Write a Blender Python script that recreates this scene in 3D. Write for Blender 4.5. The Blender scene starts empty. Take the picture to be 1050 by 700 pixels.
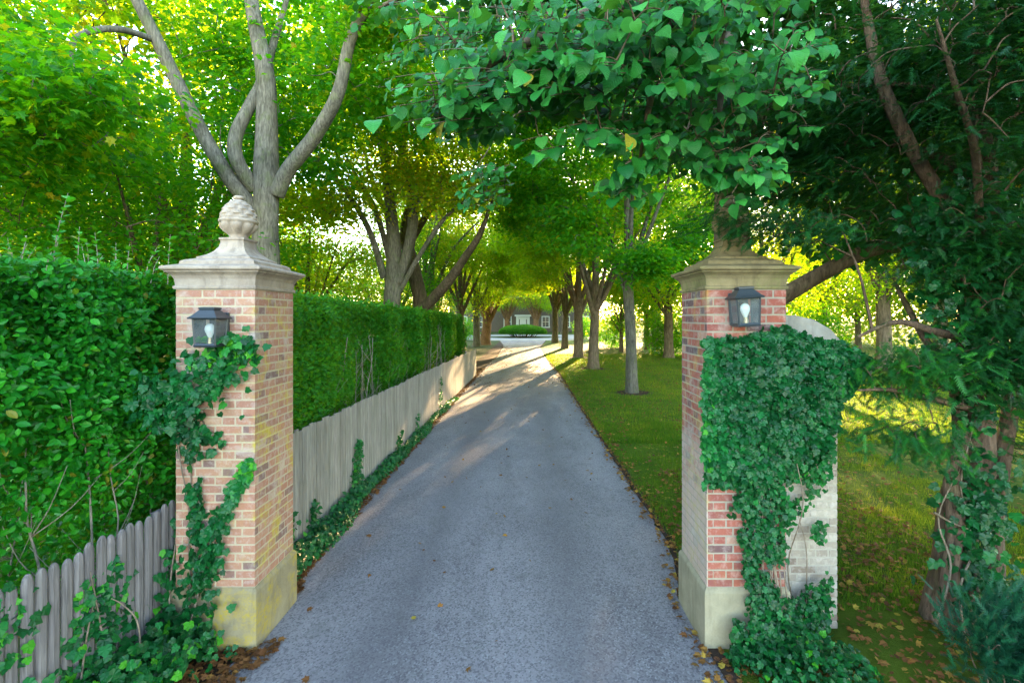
import bpy, math, random
import numpy as np
from mathutils import Vector, noise as mnoise

C = bpy.context.scene.collection
R = math.radians
RNG = np.random.default_rng(7)
random.seed(7)
EYE = 2.6            # camera height above the drive
F = 500.0            # focal length in photo pixels, used only to turn measurements of the photo into metres


def P(px, py, d):
    """a point measured in the photo at distance d, in metres"""
    return ((px - 542.0) * d / F, d, EYE - (py - 325.0) * d / F)


# ------------------------------------------------------------------ objects
def tag(o, label=None, cat=None, group=None, kind=None):
    if label: o['label'] = label
    if cat: o['category'] = cat
    if group: o['group'] = group
    if kind: o['kind'] = kind
    return o


def thing(name, label, cat, loc=(0, 0, 0), group=None):
    o = bpy.data.objects.new(name, None)
    C.objects.link(o)
    o.location = loc
    o.empty_display_size = 0.2
    return tag(o, label, cat, group)


def link(name, me, mat, parent):
    o = bpy.data.objects.new(name, me)
    C.objects.link(o)
    if mat is not None:
        for m in (mat if isinstance(mat, (list, tuple)) else [mat]):
            me.materials.append(m)
    if parent is not None:
        o.parent = parent
    return o


def world_base(parent):
    v = np.zeros(3)
    p = parent
    while p is not None:
        v += np.array(p.location)
        p = p.parent
    return v


def mesh_np(name, V, starts, totals, loops, mat, parent=None, smooth=False, tone=None, uv=None):
    me = bpy.data.meshes.new(name)
    V = np.asarray(V, dtype=np.float32)
    if parent is not None:
        V = V - world_base(parent).astype(np.float32)
    me.vertices.add(len(V))
    me.vertices.foreach_set('co', V.ravel())
    me.loops.add(len(loops))
    me.loops.foreach_set('vertex_index', np.asarray(loops, dtype=np.int32))
    me.polygons.add(len(starts))
    me.polygons.foreach_set('loop_start', np.asarray(starts, dtype=np.int32))
    try:
        me.polygons.foreach_set('loop_total', np.asarray(totals, dtype=np.int32))
    except Exception:
        pass
    me.polygons.foreach_set('use_smooth', np.full(len(starts), bool(smooth)))
    me.update(calc_edges=True)
    if tone is not None:
        a = me.attributes.new('tone', 'FLOAT', 'FACE')
        a.data.foreach_set('value', np.asarray(tone, dtype=np.float32))
    if uv is not None:
        l = me.uv_layers.new(name='UVMap')
        l.data.foreach_set('uv', np.asarray(uv, dtype=np.float32).ravel())
    me.validate()
    return link(name, me, mat, parent)


class MB:
    """collects simple shapes into one mesh, in world coordinates"""
    def __init__(self):
        self.v = []; self.f = []; self.t = []

    def add(self, verts, faces, tone=0.5):
        b = len(self.v)
        self.v.extend([tuple(p) for p in verts])
        self.f.extend([tuple(i + b for i in f) for f in faces])
        self.t.extend([tone] * len(faces))

    def box(self, c, s, tone=0.5, rz=0.0, bevel=0.0):
        hx, hy, hz = s[0] / 2, s[1] / 2, s[2] / 2
        cs, sn = math.cos(rz), math.sin(rz)
        if bevel <= 0:
            pts = [(-hx, -hy, -hz), (hx, -hy, -hz), (hx, hy, -hz), (-hx, hy, -hz),
                   (-hx, -hy, hz), (hx, -hy, hz), (hx, hy, hz), (-hx, hy, hz)]
            fs = [(0, 3, 2, 1), (4, 5, 6, 7), (0, 1, 5, 4), (1, 2, 6, 5), (2, 3, 7, 6), (3, 0, 4, 7)]
        else:
            b = min(bevel, hx * .9, hy * .9, hz * .9)
            pts = []
            idx = {}
            for sx in (-1, 1):
                for sy in (-1, 1):
                    for sz in (-1, 1):
                        for ax in range(3):
                            h = [hx - b, hy - b, hz - b]
                            h[ax] += b
                            idx[(sx, sy, sz, ax)] = len(pts)
                            pts.append((sx * h[0], sy * h[1], sz * h[2]))
            fs = []
            for ax in range(3):
                u, w = [a for a in range(3) if a != ax]
                for s1 in (-1, 1):
                    q = []
                    for (a, bb) in ((-1, -1), (1, -1), (1, 1), (-1, 1)):
                        k = [0, 0, 0]; k[ax] = s1; k[u] = a; k[w] = bb
                        q.append(idx[(k[0], k[1], k[2], ax)])
                    if (s1 > 0) == (ax == 1): q.reverse()
                    fs.append(tuple(q))
            for ax in range(3):           # edge chamfers along axis ax
                u, w = [a for a in range(3) if a != ax]
                for su in (-1, 1):
                    for sw in (-1, 1):
                        k0 = [0, 0, 0]; k0[u] = su; k0[w] = sw
                        k1 = list(k0); k0[ax] = -1; k1[ax] = 1
                        q = [idx[(*k0, u)], idx[(*k1, u)], idx[(*k1, w)], idx[(*k0, w)]]
                        fs.append(tuple(q))
            for sx in (-1, 1):
                for sy in (-1, 1):
                    for sz in (-1, 1):
                        fs.append((idx[(sx, sy, sz, 0)], idx[(sx, sy, sz, 1)], idx[(sx, sy, sz, 2)]))
        vs = [(c[0] + p[0] * cs - p[1] * sn, c[1] + p[0] * sn + p[1] * cs, c[2] + p[2]) for p in pts]
        self.add(vs, fs, tone)

    def tube(self, pts, radii, seg=8, rough=0.0, tone=0.5, cap=True, flare=0.0, seed=0):
        pts = [Vector(p) for p in pts]
        n = len(pts)
        vs = []
        up = Vector((0.13, 0.97, 0.2))
        prev = None
        for i, p in enumerate(pts):
            t = (pts[min(i + 1, n - 1)] - pts[max(i - 1, 0)])
            if t.length < 1e-6: t = Vector((0, 0, 1))
            t.normalize()
            a = (prev if prev is not None else up)
            x = a - t * a.dot(t)
            if x.length < 1e-4:
                x = Vector((1, 0, 0)) - t * t.x
            x.normalize(); prev = x
            y = t.cross(x)
            r = radii[i]
            for k in range(seg):
                th = 2 * math.pi * k / seg
                rr = r
                if rough:
                    rr *= 1 + rough * mnoise.noise((math.cos(th) * 1.7 + seed, math.sin(th) * 1.7, p.z * .8 + seed * 3.1 + p.x * .4))
                if flare and i == 0:
                    rr *= 1 + flare * (0.5 + 0.5 * math.sin(th * 4 + seed))
                vs.append(p + x * (rr * math.cos(th)) + y * (rr * math.sin(th)))
        fs = []
        for i in range(n - 1):
            for k in range(seg):
                k2 = (k + 1) % seg
                fs.append((i * seg + k, i * seg + k2, (i + 1) * seg + k2, (i + 1) * seg + k))
        if cap:
            fs.append(tuple(range(seg - 1, -1, -1)))
            fs.append(tuple((n - 1) * seg + k for k in range(seg)))
        self.add(vs, fs, tone)

    def lathe(self, c, prof, seg=28, mod=None, tone=0.5):
        vs, fs = [], []
        for i, (r, z) in enumerate(prof):
            for k in range(seg):
                th = 2 * math.pi * k / seg
                rr = r * (mod(th, i, z) if mod else 1)
                vs.append((c[0] + rr * math.cos(th), c[1] + rr * math.sin(th), c[2] + z))
        m = len(prof)
        for i in range(m - 1):
            for k in range(seg):
                k2 = (k + 1) % seg
                fs.append((i * seg + k, i * seg + k2, (i + 1) * seg + k2, (i + 1) * seg + k))
        fs.append(tuple(range(seg - 1, -1, -1)))
        fs.append(tuple((m - 1) * seg + k for k in range(seg)))
        self.add(vs, fs, tone)

    def square(self, c, prof, tone=0.5, rot=0.0):
        """a stack of squares: (half width x, half width y, z)"""
        vs, fs = [], []
        for (hx, hy, z) in prof:
            for (sx, sy) in ((-1, -1), (1, -1), (1, 1), (-1, 1)):
                x, y = sx * hx, sy * hy
                vs.append((c[0] + x * math.cos(rot) - y * math.sin(rot), c[1] + x * math.sin(rot) + y * math.cos(rot), c[2] + z))
        m = len(prof)
        for i in range(m - 1):
            for k in range(4):
                k2 = (k + 1) % 4
                fs.append((i * 4 + k, i * 4 + k2, (i + 1) * 4 + k2, (i + 1) * 4 + k))
        fs.append((3, 2, 1, 0)); fs.append(tuple((m - 1) * 4 + k for k in range(4)))
        self.add(vs, fs, tone)

    def build(self, name, mat, parent=None, smooth=False):
        tot = np.array([len(f) for f in self.f]); st = np.concatenate(([0], np.cumsum(tot)[:-1]))
        lp = np.array([i for f in self.f for i in f])
        return mesh_np(name, np.array(self.v), st, tot, lp, mat, parent, smooth, self.t)


def catmull(pts, n=6):
    pts = [np.array(p, float) for p in pts]
    out = []
    for i in range(len(pts) - 1):
        p0 = pts[max(i - 1, 0)]; p1 = pts[i]; p2 = pts[i + 1]; p3 = pts[min(i + 2, len(pts) - 1)]
        for k in range(n):
            t = k / n
            out.append(.5 * ((2 * p1) + (p2 - p0) * t + (2 * p0 - 5 * p1 + 4 * p2 - p3) * t * t + (3 * p1 - p0 - 3 * p2 + p3) * t ** 3))
    out.append(pts[-1])
    return out


def lerp_r(r, n):
    return list(np.interp(np.linspace(0, 1, n), np.linspace(0, 1, len(r)), r))


# ------------------------------------------------------------------ leaves
def T(verts, faces):
    return (np.array(verts, float), faces)

LEAF_QUAD = T([(0, 0, 0), (.33, .42, .07), (0, 1, -.06), (-.33, .42, .07)], [(0, 1, 2), (0, 2, 3)])
LEAF_MAPLE = T([(0, 0, 0), (.42, .18, .03), (.3, .42, .06), (.44, .66, .0), (.16, .64, .03), (0, 1, -.1),
                (-.16, .64, .03), (-.44, .66, .0), (-.3, .42, .06), (-.42, .18, .03)],
               [(0, 1, 2), (0, 2, 4, 5), (2, 3, 4), (0, 8, 9), (0, 5, 6, 8), (8, 6, 7)])
LEAF_OVAL = T([(0, 0, 0), (0, .33, 0), (0, .68, -.02), (0, 1, -.1), (.19, .2, .04), (.26, .5, .07), (.17, .8, .01),
               (-.19, .2, .04), (-.26, .5, .07), (-.17, .8, .01)],
              [(0, 4, 1), (1, 4, 5, 2), (2, 5, 6, 3), (0, 1, 7), (1, 2, 8, 7), (2, 3, 9, 8)])
LEAF_HEART = T([(0, 0, 0), (0, .28, -.01), (0, .6, -.04), (.03, .95, -.16),
                (.2, -.13, .0), (.42, .0, .03), (.5, .25, .05), (.45, .53, .02), (.26, .78, -.05),
                (-.23, -.11, .0), (-.45, .03, .04), (-.5, .28, .06), (-.43, .56, .03), (-.24, .78, -.05)],
               [(0, 4, 5), (0, 5, 6, 1), (1, 6, 7, 2), (2, 7, 8), (2, 8, 3),
                (0, 10, 9), (0, 1, 11, 10), (1, 2, 12, 11), (2, 13, 12), (2, 3, 13)])
LEAF_IVY = T([(0, .3, .0), (0, 0, 0.02), (.2, -.1, -.02), (.46, .04, -.05), (.4, .25, .0), (.44, .5, -.06), (.27, .6, .0), (0, .96, -.1),
              (-.27, .6, .0), (-.44, .5, -.06), (-.4, .25, .0), (-.46, .04, -.05), (-.2, -.1, -.02)],
             [(0, 1, 2, 3), (0, 3, 4), (0, 4, 5, 6), (0, 6, 7), (0, 7, 8), (0, 8, 9, 10), (0, 10, 11), (0, 11, 12, 1)])
BLADE = T([(-.5, 0, 0), (.5, 0, 0), (.1, .0, 1)], [(0, 1, 2)])


def spray_template(pairs=13, nl=.17, wide=.022, up=0.0):
    vs, fs = [(-.008, 0, 0), (.008, 0, 0), (0, 1, -.05)], [(0, 1, 2)]
    for i in range(pairs):
        t = .04 + .93 * i / (pairs - 1)
        L = nl * (0.75 + .5 * math.sin(math.pi * min(1, t * 1.05)) ** .6) * (1 - .35 * t)
        for s in (-1, 1):
            a = R(58 - 18 * t)
            bx, by, bz = 0, t + (0.012 if s > 0 else -.012), -.05 * t
            tx, ty, tz = s * L * math.sin(a), by + L * math.cos(a), bz + up * L - .03 * (i % 3)
            b = len(vs)
            vs += [(bx, by - wide, bz), (bx, by + wide, bz), (tx, ty, tz)]
            fs.append((b, b + 1, b + 2) if s > 0 else (b + 1, b, b + 2))
    return T(vs, fs)

SPRAY = spray_template(9, .24, .055)
# a flat spray with side shoots, as yew boughs end in
def fan_template():
    base_v, base_f = spray_template(10, .21, .046)
    vs = [tuple(v) for v in base_v]; fs = list(base_f)
    for (t, ang, sc) in ((.15, 50, .5), (.15, -48, .5), (.4, 42, .5), (.4, -44, .48), (.62, 38, .36), (.62, -38, .36)):
        a = R(ang); b = len(vs)
        for (x, y, z) in base_v:
            x, y = x * sc, y * sc
            vs.append((x * math.cos(a) + y * math.sin(a), -x * math.sin(a) + y * math.cos(a) + t, z * sc - .04 * t + .01 * abs(ang) / 50))
        fs += [tuple(i + b for i in f) for f in base_f]
    return T(vs, fs)
FAN = fan_template()


def frames(tip, nrm):
    """rotation matrices whose Y is the tip direction and Z is close to the normal"""
    y = tip / np.maximum(np.linalg.norm(tip, axis=1, keepdims=True), 1e-6)
    z = nrm - y * np.sum(nrm * y, axis=1, keepdims=True)
    z /= np.maximum(np.linalg.norm(z, axis=1, keepdims=True), 1e-6)
    x = np.cross(y, z)
    return np.stack([x, y, z], axis=1)      # rows are the axes


def leaves(name, tmpl, pos, rot, scale, tone, mat, parent=None, smooth=False, uv=False, width=None, curl=None):
    tv, tf = tmpl
    n = len(pos)
    k = len(tv)
    tvs = np.broadcast_to(tv, (n, k, 3)).copy()
    if width is not None:
        tvs[:, :, 0] *= width[:, None]
    if curl is not None:
        tvs[:, :, 2] = tvs[:, :, 2] * curl[:, None] - .25 * (curl[:, None] - 1) * tvs[:, :, 0] ** 2 - .1 * curl[:, None] * np.maximum(tvs[:, :, 1], 0) ** 2
    V = np.einsum('nki,nij->nkj', tvs, rot) * np.asarray(scale)[:, None, None] + pos[:, None, :]
    tot1 = np.array([len(f) for f in tf]); lp1 = np.array([i for f in tf for i in f])
    loops = (lp1[None, :] + (np.arange(n) * k)[:, None]).ravel()
    tot = np.tile(tot1, n); st = np.concatenate(([0], np.cumsum(tot)[:-1]))
    tn = np.repeat(tone, len(tf))
    u = None
    if uv:
        u = np.tile(tv[lp1][:, :2], (n, 1))
    return mesh_np(name, V.reshape(-1, 3), st, tot, loops, mat, parent, smooth, tn, u)


def rnd(n, s=1.0):
    return RNG.normal(0, s, (n, 3))


# ------------------------------------------------------------------ materials
def new_mat(name):
    m = bpy.data.materials.new(name); m.use_nodes = True
    nt = m.node_tree; nt.nodes.clear()
    return m, nt


class N:
    def __init__(self, nt): self.nt = nt
    def __call__(self, kind, inputs=None, **props):
        n = self.nt.nodes.new('ShaderNode' + kind)
        for k, v in props.items(): setattr(n, k, v)
        for k, v in (inputs or {}).items():
            s = n.inputs[k]
            if isinstance(v, bpy.types.NodeSocket): self.nt.links.new(v, s)
            else: s.default_value = v
        return n
    def ramp(self, fac, stops, interp='LINEAR'):
        n = self.nt.nodes.new('ShaderNodeValToRGB')
        cr = n.color_ramp; cr.interpolation = interp
        while len(cr.elements) < len(stops): cr.elements.new(0.5)
        for e, (p, c) in zip(cr.elements, stops):
            e.position = p; e.color = (*c, 1) if len(c) == 3 else c
        self.nt.links.new(fac, n.inputs[0])
        return n.outputs[0]
    def mix(self, fac, a, b, blend='MIX'):
        n = self.nt.nodes.new('ShaderNodeMix'); n.data_type = 'RGBA'; n.blend_type = blend
        for i, v in ((0, fac), (6, a), (7, b)):
            s = n.inputs[i]
            if isinstance(v, bpy.types.NodeSocket): self.nt.links.new(v, s)
            else: s.default_value = v if i == 0 else ((*v, 1) if len(v) == 3 else v)
        return n.outputs[2]
    def math(self, op, a, b=0.0, clamp=False):
        n = self.nt.nodes.new('ShaderNodeMath'); n.operation = op; n.use_clamp = clamp
        for i, v in ((0, a), (1, b)):
            if isinstance(v, bpy.types.NodeSocket): self.nt.links.new(v, n.inputs[i])
            else: n.inputs[i].default_value = v
        return n.outputs[0]
    def noise(self, vec, scale, detail=4, rough=.55, dist=0.0):
        n = self('TexNoise', {'Scale': scale, 'Detail': detail, 'Roughness': rough, 'Distortion': dist})
        if vec is not None: self.nt.links.new(vec, n.inputs['Vector'])
        return n.outputs['Fac']
    def obj(self, scale=None):
        c = self('TexCoord').outputs['Object']
        if scale:
            c = self('Mapping', {'Vector': c, 'Scale': scale}).outputs[0]
        return c
    def out(self, shader, disp=None):
        o = self('OutputMaterial', {'Surface': shader})
        return o
    def bump(self, h, strength=.3, dist=.02):
        return self('Bump', {'Height': h, 'Strength': strength, 'Distance': dist}).outputs[0]


def leaf_mat(name, ramp, trans, tfac=.4, rough=.45, spec=.35, veins=False):
    m, nt = new_mat(name); n = N(nt)
    tone = n('Attribute', attribute_name='tone').outputs['Fac']
    col = n.ramp(tone, ramp)
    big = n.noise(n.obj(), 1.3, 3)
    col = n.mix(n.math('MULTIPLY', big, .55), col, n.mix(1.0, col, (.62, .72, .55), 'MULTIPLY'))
    tcol = n.ramp(tone, trans)
    nrm = None
    if veins:
        uv = n('TexCoord').outputs['UV']
        sx = n('SeparateXYZ', {'Vector': uv})
        ax = n.math('ABSOLUTE', sx.outputs[0])
        u = n.math('SUBTRACT', sx.outputs[1], n.math('MULTIPLY', ax, .75))
        w = n.math('FRACT', n.math('MULTIPLY', u, 7.0))
        v1 = n.math('LESS_THAN', w, .14)
        v2 = n.math('LESS_THAN', ax, .02)
        v = n.math('MAXIMUM', v1, v2)
        col = n.mix(n.math('MULTIPLY', v, .6), col, n.mix(1.0, col, (1.7, 1.5, 1.6), 'MULTIPLY'))
        nrm = n.bump(n.math('SINE', n.math('MULTIPLY', u, 44.0)), .25, .004)
    ins = {'Base Color': col, 'Roughness': rough, 'Specular IOR Level': spec}
    if nrm is not None: ins['Normal'] = nrm
    b = n('BsdfPrincipled', ins)
    t = n('BsdfTranslucent', {'Color': tcol})
    x = n('MixShader', {0: tfac, 1: b.outputs[0], 2: t.outputs[0]})
    n.out(x.outputs[0])
    return m


def bark_mat(name, c1, c2, scale=1.0, moss=0.0, bump=.5):
    m, nt = new_mat(name); n = N(nt)
    v = n.obj((9 * scale, 9 * scale, 1.6 * scale))
    a = n.noise(v, 2.2, 6, .65, .4)
    b = n.noise(n.obj(), 2.0, 3)
    col = n.mix(n.ramp(a, [(.32, (0, 0, 0)), (.68, (1, 1, 1))]), c1, c2)
    col = n.mix(n.ramp(b, [(.45, (0, 0, 0)), (.7, (1, 1, 1))]), col, n.mix(1.0, col, (.6, .62, .58), 'MULTIPLY'))
    if moss:
        k = n.ramp(n.noise(n.obj(), 4.5, 5, .6), [(.52, (0, 0, 0)), (.62, (1, 1, 1))])
        col = n.mix(n.math('MULTIPLY', k, moss), col, (.11, .14, .035))
    s = n('BsdfPrincipled', {'Base Color': col, 'Roughness': .9, 'Specular IOR Level': .2, 'Normal': n.bump(a, bump, .03)})
    n.out(s.outputs[0])
    return m


def plain(name, col, rough=.5, spec=.5, metal=0.0, var=.25, scale=12):
    m, nt = new_mat(name); n = N(nt)
    a = n.noise(n.obj(), scale, 5)
    c = n.mix(n.math('MULTIPLY', a, var * 2), col, tuple(x * .55 for x in col))
    s = n('BsdfPrincipled', {'Base Color': c, 'Roughness': rough, 'Specular IOR Level': spec, 'Metallic': metal,
                             'Normal': n.bump(a, .1, .01)})
    n.out(s.outputs[0])
    return m


M = {}
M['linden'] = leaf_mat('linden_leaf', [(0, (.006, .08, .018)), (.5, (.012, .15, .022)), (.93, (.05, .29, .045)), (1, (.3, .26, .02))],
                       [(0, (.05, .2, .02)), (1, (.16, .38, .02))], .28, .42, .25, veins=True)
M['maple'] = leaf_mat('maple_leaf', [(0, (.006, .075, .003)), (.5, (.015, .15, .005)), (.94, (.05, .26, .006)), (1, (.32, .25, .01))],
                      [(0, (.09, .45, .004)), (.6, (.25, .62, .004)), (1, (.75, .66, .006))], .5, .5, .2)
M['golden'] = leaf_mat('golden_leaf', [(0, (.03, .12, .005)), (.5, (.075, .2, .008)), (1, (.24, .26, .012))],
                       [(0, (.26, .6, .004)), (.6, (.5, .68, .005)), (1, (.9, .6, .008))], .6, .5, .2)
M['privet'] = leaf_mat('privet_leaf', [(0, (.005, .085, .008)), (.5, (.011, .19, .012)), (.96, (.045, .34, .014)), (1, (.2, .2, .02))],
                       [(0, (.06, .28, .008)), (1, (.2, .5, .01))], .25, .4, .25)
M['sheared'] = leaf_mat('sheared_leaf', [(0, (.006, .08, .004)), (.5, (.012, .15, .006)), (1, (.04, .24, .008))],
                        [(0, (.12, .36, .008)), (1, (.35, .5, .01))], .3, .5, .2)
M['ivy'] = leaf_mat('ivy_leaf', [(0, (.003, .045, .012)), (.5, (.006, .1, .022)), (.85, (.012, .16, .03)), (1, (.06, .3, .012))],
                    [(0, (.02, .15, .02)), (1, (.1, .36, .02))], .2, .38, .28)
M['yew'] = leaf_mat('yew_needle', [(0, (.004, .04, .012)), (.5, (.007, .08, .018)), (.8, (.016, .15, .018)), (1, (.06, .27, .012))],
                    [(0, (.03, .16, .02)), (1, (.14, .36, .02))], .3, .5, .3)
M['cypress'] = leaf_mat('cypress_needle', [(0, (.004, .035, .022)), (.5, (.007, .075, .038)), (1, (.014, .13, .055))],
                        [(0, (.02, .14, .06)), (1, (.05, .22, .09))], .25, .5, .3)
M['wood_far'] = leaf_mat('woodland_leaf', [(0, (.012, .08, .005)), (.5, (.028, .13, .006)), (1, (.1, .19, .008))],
                         [(0, (.16, .38, .01)), (1, (.5, .5, .015))], .5)
M['grass'] = leaf_mat('grass_blade', [(0, (.035, .1, .005)), (.6, (.095, .19, .009)), (1, (.26, .26, .018))],
                      [(0, (.1, .26, .01)), (1, (.32, .36, .015))], .35, .6, .15)
M['dead'] = leaf_mat('fallen_leaf', [(0, (.09, .035, .015)), (.4, (.16, .065, .022)), (.75, (.26, .13, .03)), (1, (.34, .25, .04))],
                     [(0, (.1, .05, .02)), (1, (.3, .2, .03))], .2, .7, .15)

M['bark_grey'] = bark_mat('grey_bark', (.06, .052, .04), (.225, .195, .15), 1.3, .3)
M['bark_brown'] = bark_mat('brown_bark', (.058, .04, .028), (.2, .145, .1), 1.0, .2)
M['bark_sunlit'] = bark_mat('sunlit_orange_bark', (.12, .06, .03), (.32, .17, .09), 1.0, 0.05)  # the orange of low sun on the trunk is put into this colour
M['bark_yew'] = bark_mat('yew_bark', (.045, .028, .02), (.17, .11, .08), 1.2, .12, .9)
M['twig'] = bark_mat('twig_bark', (.12, .1, .075), (.34, .3, .24), 3.0)
M['vine'] = bark_mat('vine_bark', (.1, .07, .05), (.3, .235, .18), 3.0)

# painted iron, glass, bulb
M['iron'] = plain('weathered_iron', (.028, .036, .045), .42, .5, .0, .35, 30)
m, nt = new_mat('lantern_glass'); n = N(nt)
fr = n('Fresnel', {'IOR': 1.45}).outputs[0]
dirt = n.noise(n.obj(), 9, 4)
g = n('BsdfGlossy', {'Roughness': .06, 'Color': (.9, .95, 1, 1)})
t = n('BsdfTransparent', {'Color': (.84, .88, .9, 1)})
df = n('BsdfDiffuse', {'Color': (.35, .4, .45, 1)})
x = n('MixShader', {0: n.math('ADD', n.math('MULTIPLY', fr, .9), .03), 1: t.outputs[0], 2: g.outputs[0]})
x = n('MixShader', {0: n.math('ADD', n.math('MULTIPLY', dirt, .2), .03), 1: x.outputs[0], 2: df.outputs[0]})
n.out(x.outputs[0]); M['glass'] = m
m, nt = new_mat('frosted_bulb'); n = N(nt)
s = n('BsdfPrincipled', {'Base Color': (.85, .85, .83, 1), 'Roughness': .25, 'Subsurface Weight': .2}); n.out(s.outputs[0]); M['bulb'] = m
M['brass'] = plain('bulb_screw_metal', (.45, .4, .3), .3, .5, .9)


def brick_mat(name, reds, lime, lichen, lichen_side):
    """brick: tone per brick; lime bloom; lichen growing on one side"""
    m, nt = new_mat(name); n = N(nt)
    tone = n('Attribute', attribute_name='tone').outputs['Fac']
    o = n.obj()
    col = n.ramp(tone, reds)
    fine = n.noise(o, 60, 5, .7)
    col = n.mix(n.math('MULTIPLY', fine, .7), col, n.mix(1.0, col, (.55, .52, .55), 'MULTIPLY'))
    mid = n.ramp(n.noise(o, 16, 6, .7, .2), [(.48, (0, 0, 0)), (.72, (1, 1, 1))])
    col = n.mix(n.math('MULTIPLY', mid, lime), col, (.52, .46, .42))
    bl = n.ramp(n.noise(o, 2.2, 4, .6, .8), [(.56, (0, 0, 0)), (.7, (1, 1, 1))])
    col = n.mix(n.math('MULTIPLY', bl, lime * 1.1), col, (.55, .51, .46))
    if lichen_side < 0:      # the side toward the drive is bleached on its lower half
        zz = n('SeparateXYZ', {'Vector': o}).outputs[2]
        nx0 = n('SeparateXYZ', {'Vector': o}).outputs[0]
        lowm = n.ramp(n.math('ADD', n.math('MULTIPLY', zz, .4), n.math('MULTIPLY', n.math('SUBTRACT', n.noise(o, 5, 6, .7), .5), .9)), [(.5, (1, 1, 1)), (.74, (0, 0, 0))])
        col = n.mix(n.math('MULTIPLY', n.math('MULTIPLY', lowm, n.math('LESS_THAN', nx0, -.302)), .62), col, (.4, .37, .32))
    ox = n('SeparateXYZ', {'Vector': o}).outputs[0]
    side = n.math('MULTIPLY', ox, lichen_side)
    side = n.ramp(side, [(.28, (.16, .16, .16)), (.305, (1, 1, 1))])
    li = n.ramp(n.noise(o, 3.4, 7, .72, .6), [(.5, (0, 0, 0)), (.63, (1, 1, 1))])
    lz = n.ramp(n.noise(o, 28, 4, .6), [(.35, (.3, .3, .3)), (.6, (1, 1, 1))])
    lf = n.math('MULTIPLY', n.math('MULTIPLY', li, side), n.math('MULTIPLY', lz, lichen))
    col = n.mix(lf, col, (.42, .33, .035))
    s = n('BsdfPrincipled', {'Base Color': col, 'Roughness': .88, 'Specular IOR Level': .2,
                             'Normal': n.bump(n.math('ADD', fine, n.math('MULTIPLY', mid, .5)), .45, .006)})
    n.out(s.outputs[0]); return m


def mortar_mat(name, c, lichen, sgn):
    m, nt = new_mat(name); n = N(nt)
    o = n.obj()
    a = n.noise(o, 40, 6, .7); b = n.noise(o, 3, 4)
    col = n.mix(a, tuple(x * .6 for x in c), c)
    ox = n('SeparateXYZ', {'Vector': o}).outputs[0]
    side = n.ramp(n.math('MULTIPLY', ox, sgn), [(.28, (.2, .2, .2)), (.305, (1, 1, 1))])
    li = n.ramp(n.noise(o, 3.4, 7, .72, .6), [(.47, (0, 0, 0)), (.6, (1, 1, 1))])
    col = n.mix(n.math('MULTIPLY', n.math('MULTIPLY', li, side), lichen), col, (.46, .37, .05))
    s = n('BsdfPrincipled', {'Base Color': col, 'Roughness': .95, 'Normal': n.bump(a, .5, .006)})
    n.out(s.outputs[0]); return m


def stone_mat(name, c1, c2, stain, lichen=.3, lcol=(.38, .3, .06), lsc=3.0, lth=.55):
    m, nt = new_mat(name); n = N(nt)
    o = n.obj()
    a = n.noise(o, 5, 7, .65, .3); f = n.noise(o, 70, 5, .7)
    col = n.mix(n.ramp(a, [(.3, (0, 0, 0)), (.7, (1, 1, 1))]), c1, c2)
    col = n.mix(n.math('MULTIPLY', f, .45), col, n.mix(1.0, col, (.5, .5, .5), 'MULTIPLY'))
    dr = n.ramp(n.noise(n.obj((14, 14, 2.2)), 1.0, 5, .6), [(.5, (0, 0, 0)), (.72, (1, 1, 1))])
    col = n.mix(n.math('MULTIPLY', dr, .6), col, stain)
    li = n.ramp(n.noise(o, lsc, 7, .7, .8), [(lth, (0, 0, 0)), (lth + .16, (1, 1, 1))])
    spk = n.ramp(n.noise(o, 34, 5, .75), [(.38, (.1, .1, .1)), (.6, (1, 1, 1))])
    col = n.mix(n.math('MULTIPLY', n.math('MULTIPLY', li, spk), lichen), col, lcol)
    s = n('BsdfPrincipled', {'Base Color': col, 'Roughness': .92, 'Specular IOR Level': .2, 'Normal': n.bump(n.math('ADD', a, f), .35, .008)})
    n.out(s.outputs[0]); return m


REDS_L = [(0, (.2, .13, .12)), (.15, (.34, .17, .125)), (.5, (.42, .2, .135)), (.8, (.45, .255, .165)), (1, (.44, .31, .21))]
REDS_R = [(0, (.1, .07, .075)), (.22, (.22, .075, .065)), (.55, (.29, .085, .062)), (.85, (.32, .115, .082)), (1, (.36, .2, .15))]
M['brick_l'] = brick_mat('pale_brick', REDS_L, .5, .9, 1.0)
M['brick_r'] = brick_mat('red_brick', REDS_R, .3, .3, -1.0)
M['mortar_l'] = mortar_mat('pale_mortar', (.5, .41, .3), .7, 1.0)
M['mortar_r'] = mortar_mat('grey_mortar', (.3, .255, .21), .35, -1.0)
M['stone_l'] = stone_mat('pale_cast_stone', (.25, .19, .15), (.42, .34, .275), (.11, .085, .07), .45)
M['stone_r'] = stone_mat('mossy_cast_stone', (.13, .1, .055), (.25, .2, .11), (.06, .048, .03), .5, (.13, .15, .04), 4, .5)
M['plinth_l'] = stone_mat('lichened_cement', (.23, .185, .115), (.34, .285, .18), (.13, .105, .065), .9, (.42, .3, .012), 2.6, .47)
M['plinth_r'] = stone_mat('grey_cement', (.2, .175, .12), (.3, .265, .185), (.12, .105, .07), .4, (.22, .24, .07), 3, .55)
M['whitewash'] = brick_mat('whitewashed_brick', [(0, (.2, .15, .12)), (.5, (.31, .265, .22)), (1, (.4, .36, .31))], .5, .15, -1)
M['white_mortar'] = mortar_mat('white_mortar', (.37, .33, .28), .1, 1)
M['coping'] = stone_mat('white_coping', (.2, .19, .17), (.31, .295, .27), (.12, .11, .095), .2)
M['conduit'] = plain('white_conduit', (.62, .66, .7), .4, .5, 0, .12)


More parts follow.
